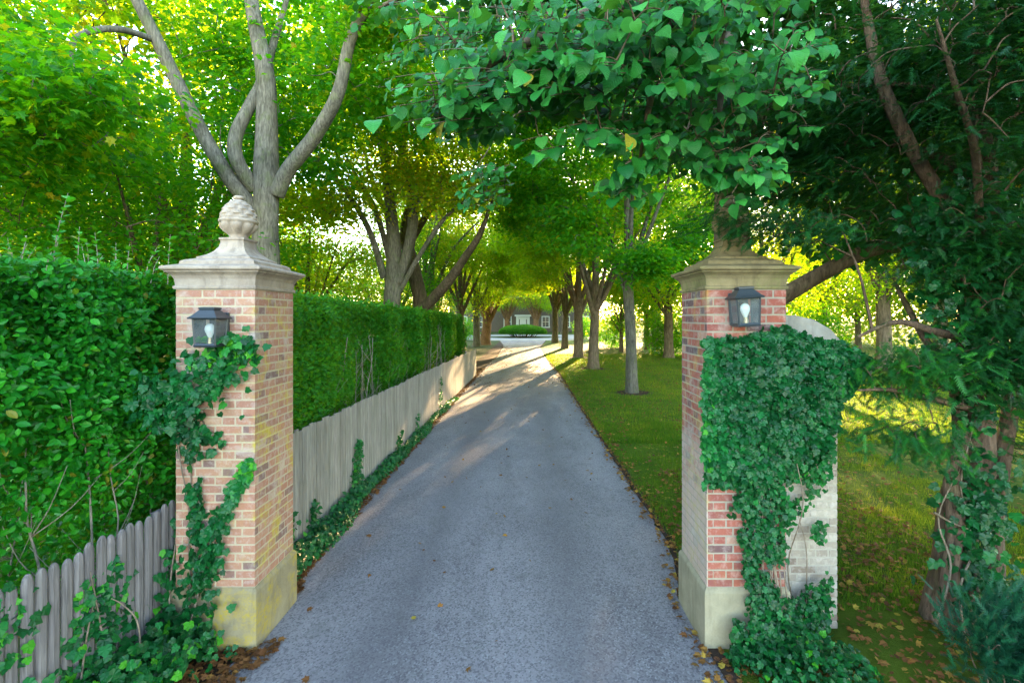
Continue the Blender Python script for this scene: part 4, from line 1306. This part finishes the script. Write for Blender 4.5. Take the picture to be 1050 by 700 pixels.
# --- understorey that closes the view behind the hedges
UN = tree('understorey_tree', 'bushy bright green tree low behind the privet hedge', (-9.6, 12.5, 0),
          avenue_limbs((-9.6, 12.5), .16, 1.8, (0, 0), 4, 5, 2.4, 4), [((-9.6, 12.5, 4.6), (3.4, 3.0, 3.4), 230)],
          M['bark_brown'], M['maple'], (LEAF_QUAD, .1, .16), 75, .42, 51, 'understorey trees left of the drive', -.1, cat='tree')
UG = tree('understorey_tree', 'yellow green leafy tree behind the big grey trunk', (-9.5, 21, 0),
          avenue_limbs((-9.5, 21), .18, 2.0, (0, 0), 7, 5, 2.6, 4.4), [((-9.5, 21, 5.2), (3.8, 3.4, 3.8), 230)],
          M['bark_brown'], M['golden'], (LEAF_QUAD, .1, .17), 75, .45, 57, 'understorey trees left of the drive', 0, cat='tree')
for (src, x, y, rz, sc, lab) in (
        (UN, -13.5, 16, 1.2, 1.15, 'bright green tree farther left behind the privet hedge'),
        (UG, -14.5, 25, 2.2, 1.2, 'yellow green tree deep behind the privet hedge'),
        (UN, -8.2, 30, 3.3, 1.0, 'bright green tree between the grey stems and the sunlit orange fork'),
        (UG, -19, 20, 4.0, 1.3, 'tall yellow green tree at the far left edge of the garden'),
        (UG, -7.5, 40, .7, 1.1, 'yellow green tree close behind the slender grey trunk'),
        (UN, -17, 34, 2.9, 1.3, 'bright green tree far back on the left of the drive'),
        (UG, -11, 50, 5.0, 1.3, 'yellow green tree far back beside the turning circle'),
        (UN, -11.5, 8.3, 4.4, .95, 'bright green tree close behind the near end of the privet hedge')):
    copy_thing(src, (x, y, 0), rz, sc, lab)

# --- trees and shrubs across the lawn
RL = tree('spreading_tree', 'spreading sunlit tree across the lawn right of the gate', (11.5, 24, 0),
          avenue_limbs((11.5, 24), .26, 2.6, (0, 0), 4, 5, 3.2, 5), [((11.5, 24, 6.6), (4.2, 4.0, 4.2), 280)],
          M['bark_brown'], M['golden'], (LEAF_QUAD, .11, .18), 75, .46, 63, 'spreading trees', 0)
for (src, x, y, rz, sc, lab) in (
        (RL, -7.6, 73, .5, 1.2, 'spreading tree in front of the house, left of its door'),
        (OT, 1.1, 78, 1.2, .95, 'forked tree close before the house wall, right beside the door'),
        (OT, -3.4, 79, 4.2, .95, 'forked tree close before the house wall, left beside the door'),
        (RL, 5.2, 74, 3.6, 1.25, 'spreading tree in front of the house, right of its door'),
        (RL, 20.5, 34, 1.1, 1.1, 'spreading tree farther back across the lawn'),
        (UN, 6.9, 36.3, 2.6, .95, 'small bright green tree on the lawn behind the third trunk of the row'),
        (RL, 8.9, 31, 2.2, 1.15, 'spreading tree on the lawn close behind the grey trunk of the row'),
        (A3, 11.5, 44, 1.9, 1.5, 'tallest tree across the lawn, rising behind the row'),
        (A2, 17.5, 24, 1.2, 1.35, 'tall brown forked tree across the lawn beyond the yew'),
        (A2, -12.5, 17.5, .9, 1.35, 'tall brown forked tree left of the big grey trunk'),
        (A3, -17, 11, 2.2, 1.4, 'tall low branching tree at the far left behind the privet hedge'),

        (UN, 9.5, 39, .4, 1.1, 'bright green bushy tree across the lawn behind the row'),
        (RL, 19.0, 22.5, 2.9, 1.15, 'spreading tree at the right edge of the lawn'),
        (UG, 12.5, 52, 3.0, 1.2, 'yellow green bushy tree across the lawn near the turning circle'),
        (UN, 27, 40, 2.0, 1.5, 'large bright green tree far back on the right'),
        (UG, 25, 50, 2.6, 1.2, 'yellow green tree far across the lawn between two others')):
    copy_thing(src, (x, y, 0), rz, sc, lab)


def shrub(name, label, base, rad, n, mat, seed, leaf=(LEAF_QUAD, .09, .14), group=None, spread=.2, per=40):
    t = thing(name, label, 'shrub', base, group)
    x, y, _ = base
    tg = sample_ellipsoid(n, (x, y, rad[2] * .85), (rad[0], rad[1], rad[2]), .4, -.3, seed)
    tg[:, 2] = np.abs(tg[:, 2] - .1) + .1
    mb = MB(); grow(mb, [(x, y, 0), (x + .05, y, .3), (x - .1, y, .4), (x, y + .1, .6)], tg, seed, .004, .02); mb.build('stems', M['twig'], t, True)
    p, f = clump_leaves(tg, per, spread, .7)
    p[:, 2] = np.maximum(p[:, 2], .03)
    leaves('foliage', leaf[0], p, f, RNG.uniform(leaf[1], leaf[2], len(p)), tone_of(p, seed, .18, .5, 1), mat, t)
    return t

SH = shrub('lawn_shrub', 'round leafy shrub on the lawn beyond the grey trunk', (9.6, 33, 0), (1.7, 1.5, 1.5), 90, M['maple'], 71, (LEAF_QUAD, .12, .2), 'shrubs on the lawn', .3, 50)
for (x, y, rz, sc, lab) in ((12.8, 36, 1, 1.1, 'leafy shrub on the lawn farther right than the round one'), (7.2, 42, 2, 1.0, 'small leafy shrub far back on the lawn behind the row'),
                            (16.4, 29, 3, 1.2, 'leafy shrub under the spreading trees across the lawn'), (-7.5, 56, 4, .9, 'leafy shrub left of the turning circle'),
                            (6.6, 57, 5, .9, 'leafy shrub right of the turning circle')):
    copy_thing(SH, (x, y, 0), rz, sc, lab)

# --- the linden behind the red pillar, whose bough hangs over the gateway
LX, LY = 3.05, 7.2
t = thing('linden_tree', 'linden behind the red pillar whose leafy bough hangs over the gateway', 'tree', (LX, LY, 0))
mb = MB(); nodes = []
LIM = [([(LX, LY, -.05), (LX - .02, LY, .8), (LX, LY, 2.2), (LX - .05, LY, 4.0), (LX - .1, LY, 5.5), (LX - .2, LY + .1, 7.5), (LX - .2, LY + .2, 10)], [.42, .3, .26, .24, .2, .14, .05]),
       ([(LX, LY - .05, 4.3), (2.6, 6.2, 5.0), (1.9, 5.0, 5.3), (1.1, 3.9, 5.1), (.45, 3.2, 4.6), (-.15, 2.9, 4.15), (-.6, 2.95, 3.85)], [.13, .11, .09, .065, .045, .025, .01]),
       ([(1.9, 5.0, 5.3), (1.7, 4.1, 5.0), (1.4, 3.5, 4.4), (1.25, 3.2, 3.9)], [.06, .05, .035, .012]),
       ([(1.1, 3.9, 5.1), (1.0, 3.3, 4.7), (.8, 3.1, 4.1), (.75, 3.3, 3.65)], [.045, .035, .025, .008]),
       ([(LX, LY - .1, 5.0), (1.8, 6.6, 6.2), (.4, 6.0, 6.8), (-.8, 5.6, 6.5), (-1.6, 5.2, 5.9)], [.1, .085, .065, .04, .015]),
       ([(LX, LY - .1, 4.6), (3.0, 5.6, 5.9), (2.6, 4.2, 6.3), (2.2, 3.2, 6.2)], [.1, .08, .06, .02]),
       ([(LX, LY, 2.55), (3.3, 6.7, 2.78), (3.9, 6.6, 3.15), (4.6, 6.6, 3.5), (5.3, 6.8, 3.62), (6.4, 7.0, 4.1)], [.125, .12, .11, .1, .085, .03]),
       ([(LX - .1, LY, 5.4), (4.2, 7.6, 6.6), (5.2, 8.4, 7.6)], [.11, .08, .03]),
       ([(LX - .1, LY, 5.8), (2.0, 8.2, 7.2), (1.0, 9.2, 8.2)], [.1, .07, .03])]
for i, (pts, rad) in enumerate(LIM):
    q = limb(mb, pts, rad, 12, .15, 80 + i, .4 if i == 0 else 0)
    nodes += q[(len(q) // 2 if i == 0 else 3):]
tmb = mb
# twigs of the hanging bough, each carrying its leaves in two ranks
near = [((.95, 3.1, 4.35), (.75, .75, .62), 210), ((.2, 2.95, 4.15), (.6, .6, .4), 130), ((-.4, 3.05, 3.95), (.38, .45, .2), 52), ((.72, 3.3, 3.66), (.26, .4, .2), 26),
        ((1.4, 3.5, 3.75), (.45, .45, .3), 34), ((1.75, 4.0, 4.5), (.7, .7, .7), 55), ((-.45, 5.0, 3.95), (.22, .22, .4), 14), ((1.55, 3.55, 3.68), (.3, .2, .1), 14), ((.6, 4.4, 5.0), (.9, .8, .6), 60), ((-.6, 3.9, 4.9), (.7, .6, .35), 30)]
tg = np.concatenate([sample_ellipsoid(k, c, r, .6, -.4, 5) for (c, r, k) in near])
grow(tmb, nodes, tg, 77, .003, .014, .1)
pos, tip, nm = [], [], []
rg = random.Random(31)
for e in tg:
    out = e - np.array([2.2, 5.6, 4.6]); out[2] = -.25 * np.linalg.norm(out); out /= np.linalg.norm(out)
    side = np.cross(out, [0, 0, 1]); side /= np.linalg.norm(side)
    ln = rg.uniform(.25, .5); k = rg.randrange(5, 9)
    ln_pts = []
    for j in range(k):
        f = j / (k - 1)
        p = e + out * (f - .5) * ln + np.array([0, 0, -.12 * f * f * ln])
        s = 1 if j % 2 else -1
        if j == k - 1: s = 0
        ln_pts.append(p)
        pet = out * .35 + side * s * .75 + np.array([0, 0, -.25])
        pos.append(p + pet * .05); tip.append(out * .45 + side * s * .6 + np.array([0, -.15, -.5]) + np.array([rg.gauss(0, .42) for _ in range(3)]))
        nm.append(np.array([-.12, -.5, .8]) + np.array([rg.gauss(0, .42) for _ in range(3)]))
    tmb.tube(ln_pts, lerp_r([.004, .002], k), 4, cap=False)
pos, tip, nm = np.array(pos), np.array(tip), np.array(nm)
tn = np.clip(RNG.normal(.5, .27, len(pos)), 0, .93); tn = np.where(RNG.random(len(pos)) < .012, 1.0, tn)
leaves('hanging_leaves', LEAF_HEART, pos, frames(tip, nm), RNG.uniform(.05, .1, len(pos)), tn, M['linden'], t, True, True, RNG.uniform(.8, 1.12, len(pos)), RNG.uniform(.2, 3.2, len(pos)))
# the crown behind and above
far_ = [((2.9, 7.4, 8.6), (3.6, 3.4, 2.8), 200), ((.2, 6.0, 6.9), (2.0, 1.4, .9), 70), ((2.4, 5.6, 6.4), (1.3, 1.6, .9), 60), ((4.6, 7.6, 5.6), (1.6, 1.2, 1.2), 60), ((5.0, 6.9, 3.9), (1.2, .8, .5), 24), ((1.9, 6.4, 5.2), (.9, .7, .6), 26)]
tg = np.concatenate([sample_ellipsoid(k, c, r, .5, -.2, 9) for (c, r, k) in far_])
grow(tmb, nodes, tg, 83, .006, .035); tmb.build('trunk', M['bark_brown'], t, True)
p, f = clump_leaves(tg, 42, .3, .55, .6)
leaves('crown', LEAF_HEART, p, f, RNG.uniform(.09, .14, len(p)), np.clip(tone_of(p, 5, .15, .45, .8), 0, .9), M['linden'], t, False, True)

# --- the old yew at the right
YX, YY = 3.62, 4.15
t = thing('yew_tree', 'dark old yew at the right with twisted reddish stems and drooping sprays', 'tree', (YX, YY, 0))
mb = MB(); nodes = []
LIM = [([(YX - .02, YY, -.05), (YX, YY, .5), (YX + .05, YY, 1.1), P(1002, 500, 4.1), P(1004, 420, 4.15), P(1000, 330, 4.25), P(1012, 240, 4.35), P(1010, 170, 4.4), P(1000, 90, 4.5), P(1010, 0, 4.6), (4.2, 4.8, 7.2)], [.2, .15, .125, .12, .115, .12, .1, .085, .075, .06, .02]),
       ([(YX - .06, YY - .1, -.05), P(972, 590, 4.0), P(980, 540, 4.0), P(976, 500, 4.05), P(985, 450, 4.1), P(975, 380, 4.3), P(950, 350, 4.5), P(928, 310, 4.7), P(918, 290, 4.8)], [.1, .07, .065, .06, .055, .045, .03, .025, .012]),
       ([(YX + .1, YY + .05, -.05), P(1015, 600, 4.2), P(1020, 540, 4.25), P(1030, 460, 4.3), P(1045, 350, 4.5), P(1050, 240, 4.7)], [.1, .08, .07, .06, .05, .03]),
       ([P(1003, 290, 4.3), P(975, 220, 4.4), P(940, 160, 4.4), P(915, 110, 4.35), P(902, 75, 4.3), P(890, 20, 4.3), P(880, -40, 4.3)], [.07, .065, .055, .05, .045, .035, .015]),
       ([P(1010, 200, 4.4), P(960, 160, 4.9), P(900, 150, 5.4), P(840, 158, 5.8), P(790, 150, 6.0)], [.05, .042, .034, .024, .01]),
       ([P(1005, 120, 4.5), P(950, 90, 4.7), P(880, 88, 4.9), P(810, 90, 5.0)], [.045, .035, .025, .01]),
       ([P(1003, 350, 4.2), P(960, 340, 4.0), P(920, 330, 3.85), P(880, 345, 3.75)], [.04, .03, .02, .008]),
       ([P(1000, 420, 4.1), P(960, 410, 3.9), P(915, 400, 3.7), P(880, 400, 3.6)], [.03, .024, .016, .006]),
       ([P(1005, 300, 4.3), P(1060, 240, 4.2), P(1120, 200, 4.1)], [.06, .045, .02]),
       ([P(1005, 250, 4.3), P(1000, 160, 3.7), P(980, 90, 3.3), P(960, 20, 3.1)], [.032, .025, .018, .006])]
for i, (pts, rad) in enumerate(LIM):
    q = limb(mb, pts, rad, 12, .3, 120 + i, .5 if i == 0 else 0)
    nodes += q[(len(q) // 2 if i < 2 else 2):]
crn = [((4.15, 4.2, 2.7), (.6, .4, .8), 80), ((3.9, 3.7, 2.25), (.42, .25, .4), 50), ((4.6, 4.4, 1.6), (.6, .4, .5), 40), ((1.62, 3.72, 3.33), (.4, .12, .07), 12), ((2.1, 3.9, 3.3), (.4, .2, .15), 14), ((3.95, 4.9, 5.0), (1.7, 1.3, 1.6), 640), ((3.0, 5.4, 4.4), (1.2, .9, .9), 240), ((2.95, 3.75, 2.2), (.5, .3, .22), 30), ((3.75, 4.0, 3.2), (.5, .5, .55), 80), ((3.5, 3.3, 4.6), (1.0, .45, .9), 190),
       ((3.85, 3.9, 2.4), (.45, .3, .4), 34), ((4.4, 4.6, 3.3), (.7, .7, .9), 120), ((3.2, 4.4, 6.6), (1.6, 1.4, .8), 180), ((5.4, 5.4, 4.4), (1.2, 1.4, 2.4), 260), ((2.5, 5.0, 4.0), (.6, .5, .2), 20), ((2.95, 3.75, 1.72), (.35, .25, .14), 14)]
tg = np.concatenate([sample_ellipsoid(k, c, r, .55, -.35, 6) for (c, r, k) in crn])
grow(mb, nodes, tg, 91, .004, .02, .1); mb.build('trunk', M['bark_yew'], t, True)
n_ = 26
c = np.repeat(tg, n_, axis=0)
outw = c - np.array([YX + .2, YY + .5, 0]); outw[:, 2] = 0; outw /= np.maximum(np.linalg.norm(outw, axis=1, keepdims=True), .1)
p = c + rnd(len(c), 1) * np.array([.17, .17, .06])
tip = outw * .7 + rnd(len(c), .5) * np.array([1, 1, .4]) + np.array([0, 0, -.28])
nmm = np.array([0, -.15, 1.]) + rnd(len(c), .28)
tn = tone_of(p, 6, .2, .33, 1.0)
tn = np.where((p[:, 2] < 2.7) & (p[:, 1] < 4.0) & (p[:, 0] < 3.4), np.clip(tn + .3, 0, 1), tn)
leaves('foliage', SPRAY, p, frames(tip, nmm), RNG.uniform(.07, .15, len(p)), tn, M['yew'], t)

copy_thing(t, (6.3, 1.6, 0), 3.0, 1.1, 'unseen yew added right of the gate to shade the lawn and the old yew')  # added out of view to block sky light from the right
copy_thing(t, (8.6, 6.6, 0), 2.4, 1.05, 'second dark yew added past the right edge to darken the lawn')  # added mostly beyond the frame so the lawn falls into shade

# ivy on the yew trunk
t = thing('climbing_ivy', 'dark broad leaved ivy climbing the trunk of the old yew', 'ivy', (YX, YY, 0))
groups = [along([P(1000, 610, 3.95), P(1000, 540, 3.95), P(1005, 480, 4.0)], 520, [.17, .12, .12], (1, .5, 1)),
          along([P(1005, 420, 4.0), P(1002, 350, 4.0), P(1005, 280, 4.1), P(1000, 215, 4.2), P(1005, 170, 4.2)], 620, [.12, .17, .22, .2, .12], (1, .6, 1)),
          along([P(970, 300, 4.1), P(960, 250, 4.2), P(950, 220, 4.3)], 160, [.12, .15, .1], (1, .6, 1)),
          along([P(1040, 400, 4.1), P(1045, 300, 4.2), P(1045, 200, 4.3)], 260, [.15, .18, .15], (1, .6, 1))]
PA = np.concatenate(groups)
leaves('foliage', LEAF_IVY, PA, ivy_frames(len(PA), (-.2, -1, .3)), RNG.uniform(.05, .095, len(PA)), np.clip(tone_of(PA, 8, .16, .22, 3), 0, .8), M['ivy'], t)
vines('vine', t, [[P(990, 660, 3.9), P(985, 600, 3.9), P(1003, 550, 3.95), P(985, 500, 3.98), P(1000, 430, 4.0)],
                  [P(960, 640, 3.9), P(975, 580, 3.9), P(962, 530, 3.95), P(985, 480, 4.0)],
                  [P(1010, 640, 3.95), P(998, 570, 3.95), P(1012, 520, 3.98), P(995, 450, 4.02)],
                  [P(958, 525, 3.9), P(975, 535, 3.92), P(1000, 545, 3.95)]], M['vine'], .009)

# low blue green conifer in the corner
t = thing('conifer_shrub', 'low blue green feathery conifer at the foot of the yew', 'shrub', (3.05, 3.25, 0))
tg = sample_ellipsoid(220, (3.2, 3.15, .38), (.42, .4, .34), .5, -.6, 4)
mb = MB(); grow(mb, [(3.05, 3.25, 0), (3.06, 3.25, .15), (3.15, 3.2, .3), (3.1, 3.2, .28)], tg, 14, .003, .014); mb.build('stems', M['bark_yew'], t, True)
c = np.repeat(tg, 10, axis=0); p = c + rnd(len(c), .06)
outw = c - np.array([3.1, 3.3, .2]); outw /= np.linalg.norm(outw, axis=1, keepdims=True)
leaves('foliage', SPRAY, p, frames(outw + rnd(len(c), .4) + np.array([0, -.2, .1]), rnd(len(c), .4) + np.array([0, -.4, .8])), RNG.uniform(.07, .14, len(p)), tone_of(p, 3, .2, .5, 3), M['cypress'], t)

# --- a clipped island in front of the house
t = thing('island_shrub', 'clipped mushroom shaped bush in the middle of the turning circle', 'shrub', (cx, cy, 0))
n_ = 26000
d = rnd(n_); d /= np.linalg.norm(d, axis=1, keepdims=True); d[:, 2] = np.where(d[:, 2] < -.15, -d[:, 2], d[:, 2])
p = np.array([cx, cy, .62]) + d * np.array([3.1, 2.6, .95]) * (1 - .1 * RNG.random(n_) ** 2)[:, None]
p += d * (.06 * wob(p, 2, 1))[:, None]
leaves('foliage', LEAF_QUAD, p, frames(rnd(n_) + d, d + rnd(n_, .4)), RNG.uniform(.09, .15, n_), tone_of(p, 2), M['sheared'], t)
mb = MB()
for k in range(24):
    a = k * 2.4; r_ = .3 + 2.2 * (k / 24) ** .5
    mb.tube([(cx + r_ * .6 * math.cos(a), cy + r_ * .6 * math.sin(a), 0), (cx + r_ * .85 * math.cos(a), cy + r_ * .8 * math.sin(a), .4), (cx + r_ * math.cos(a), cy + r_ * .85 * math.sin(a), .9)], [.05, .04, .02], 6)
mb.build('stems', M['bark_brown'], t, True)

# ------------------------------------------------------------------ the house
HY = 86.0
t = thing('shingled_house', 'grey shingled house with white door and windows at the end of the drive', 'house', (0, HY, 0))
mb = MB(); mb.box((-1, HY + 5, 3.0), (26, 10, 6.0)); w_ = mb.build('wall', M['shingle'], t)
mb = MB()
x0, x1 = -14.8, 12.8
mb.add([(x0, HY - .8, 5.9), (x1, HY - .8, 5.9), (x1, HY + 10.8, 5.9), (x0, HY + 10.8, 5.9), (x0 + 1, HY + 5, 10.2), (x1 - 1, HY + 5, 10.2)],
       [(0, 1, 5, 4), (1, 2, 5), (2, 3, 4, 5), (3, 0, 4), (3, 2, 1, 0)])
rf = mb.build('roof', M['roof'], t)
for xx in (-8.5, 6.5):
    mb = MB(); mb.box((xx, HY + 5, 10.4), (1.1, 1.1, 2.6), .5, 0, .03); mb.build('chimney', M['chimney_brick'], rf)
def window(xc, zc, w, h):
    mb = MB()
    for (dx, dz, sx, sz) in ((-w / 2, 0, .14, h + .14), (w / 2, 0, .14, h + .14), (0, h / 2, w, .14), (0, -h / 2, w + .3, .16), (0, 0, w, .06), (0, 0, .05, h)):
        mb.box((xc + dx, HY - .04 - .004 * abs(dx), zc + dz), (sx, .12 + .01 * (dx == 0), sz))
    f = mb.build('window', M['white_paint'], t)
    mb = MB(); mb.box((xc, HY - .01, zc), (w - .1, .05, h - .1)); mb.build('pane', M['pane'], f)
for xx in (-11.5, -8.2, -3.7, 3.0, 6.6, 10.0):
    window(xx, 1.75, 1.25, 1.9)
    if abs(xx) > 6: window(xx, 4.6, 1.15, 1.5)
mb = MB(); mb.box((-1, HY - .06, 1.15), (1.1, .1, 2.1), .5, 0, .01); dr = mb.build('door', M['white_paint'], t)
mb = MB()
for s in (-1, 1): mb.box((-1 + s * .95, HY - .1, 1.35), (.5, .2, 2.7), .5, 0, .01)
mb.box((-1, HY - .12, 2.85), (2.9, .35, .3), .5, 0, .01); mb.box((-1, HY - .09, 2.45), (1.35, .14, .5))
mb.build('door_surround', M['white_paint'], t)
mb = MB(); mb.box((-1, HY - .7, .1), (2.6, 1.3, .2), .5, 0, .02); mb.build('step', M['coping'], t)

# ------------------------------------------------------------------ far wood closing the horizon: reads as one mass
n_ = 150000
a = RNG.random(n_)
segs = [((-26, 12), (-34, 60)), ((-34, 60), (-28, 110)), ((-30, 98), (34, 104)), ((26, 100), (36, 60)), ((34, 64), (27, 10))]
ls = np.array([math.dist(s, e) for s, e in segs]); cs_ = np.cumsum(ls) / ls.sum()
k = np.searchsorted(cs_, a); S = np.array(segs, float)
f = RNG.random(n_)[:, None]
xy = S[k, 0] * (1 - f) + S[k, 1] * f
q = np.stack([xy[:, 0], xy[:, 1], xy[:, 0] * 0], 1)
topz = 11 + 3.5 * wob(q, .35, 3) + 2 * wob(q, 1.0, 7)
z = topz * RNG.random(n_) ** .8
th_ = 5.0 * np.sqrt(np.clip(1 - (z / topz) ** 2.5, 0, 1))
p = np.stack([xy[:, 0] + (RNG.random(n_) - .5) * th_, xy[:, 1] + (RNG.random(n_) - .5) * th_, z], 1)
p += rnd(n_, .3)
ok = wob(p, .75, 2) + .6 * wob(p, 1.9, 4) > -.25 - .6 * RNG.random(n_)
p = p[ok]; p[:, 2] = np.abs(p[:, 2])
nn = len(p)
o = leaves('woodland', LEAF_QUAD, p, frames(rnd(nn) + np.array([0, 0, -.3]), rnd(nn, .6) + np.array([0, 0, 1.])), RNG.uniform(.28, .5, nn), tone_of(p, 2, .3, .5, .3), M['wood_far'])
tag(o, 'belt of sunlit woodland round the garden', 'woodland', kind='stuff')

# ------------------------------------------------------------------ light, camera
SUN_AZ, SUN_EL = R(14), R(11)          # azimuth to the right of straight ahead
sd = bpy.data.lights.new('Sun', 'SUN'); sd.energy = 4.6; sd.angle = R(.5); sd.color = (1.0, .66, .32)
so = bpy.data.objects.new('sun', sd); C.objects.link(so)
dirv = Vector((math.sin(SUN_AZ) * math.cos(SUN_EL), math.cos(SUN_AZ) * math.cos(SUN_EL), math.sin(SUN_EL)))
so.rotation_euler = dirv.to_track_quat('Z', 'Y').to_euler()
so.location = dirv * 60
w = bpy.data.worlds.new('World'); bpy.context.scene.world = w; w.use_nodes = True
nt = w.node_tree; nt.nodes.clear()
sky = nt.nodes.new('ShaderNodeTexSky'); sky.sky_type = 'NISHITA'; sky.sun_disc = False
sky.sun_elevation = SUN_EL; sky.sun_rotation = SUN_AZ; sky.air_density = 1.0; sky.dust_density = .5; sky.ozone_density = .6
bg = nt.nodes.new('ShaderNodeBackground'); bg.inputs[1].default_value = .15
ow = nt.nodes.new('ShaderNodeOutputWorld')
nt.links.new(sky.outputs[0], bg.inputs[0]); nt.links.new(bg.outputs[0], ow.inputs[0])

cam = bpy.data.cameras.new('Camera'); cam.sensor_width = 36; cam.lens = 36 * F / 1050
cam.shift_x = -17 / 1050; cam.shift_y = -25 / 1050
cam.clip_start = .05; cam.clip_end = 900
co = bpy.data.objects.new('camera', cam); C.objects.link(co)
co.location = (0, 0, EYE); co.rotation_euler = (R(90), 0, 0)
S_ = bpy.context.scene
S_.camera = co
S_.view_settings.view_transform = 'Standard'; S_.view_settings.look = 'None'
S_.view_settings.exposure = 3.95; S_.view_settings.gamma = 1; S_.view_settings.use_curve_mapping = False
S_.render.engine = 'CYCLES'
S_.cycles.use_denoising = True
S_.cycles.denoising_prefilter = 'NONE'
S_.cycles.use_light_tree = False
S_.cycles.use_adaptive_sampling = False
S_.cycles.diffuse_bounces = 8; S_.cycles.max_bounces = 12; S_.cycles.transparent_max_bounces = 12
S_.cycles.sample_clamp_indirect = 1.5
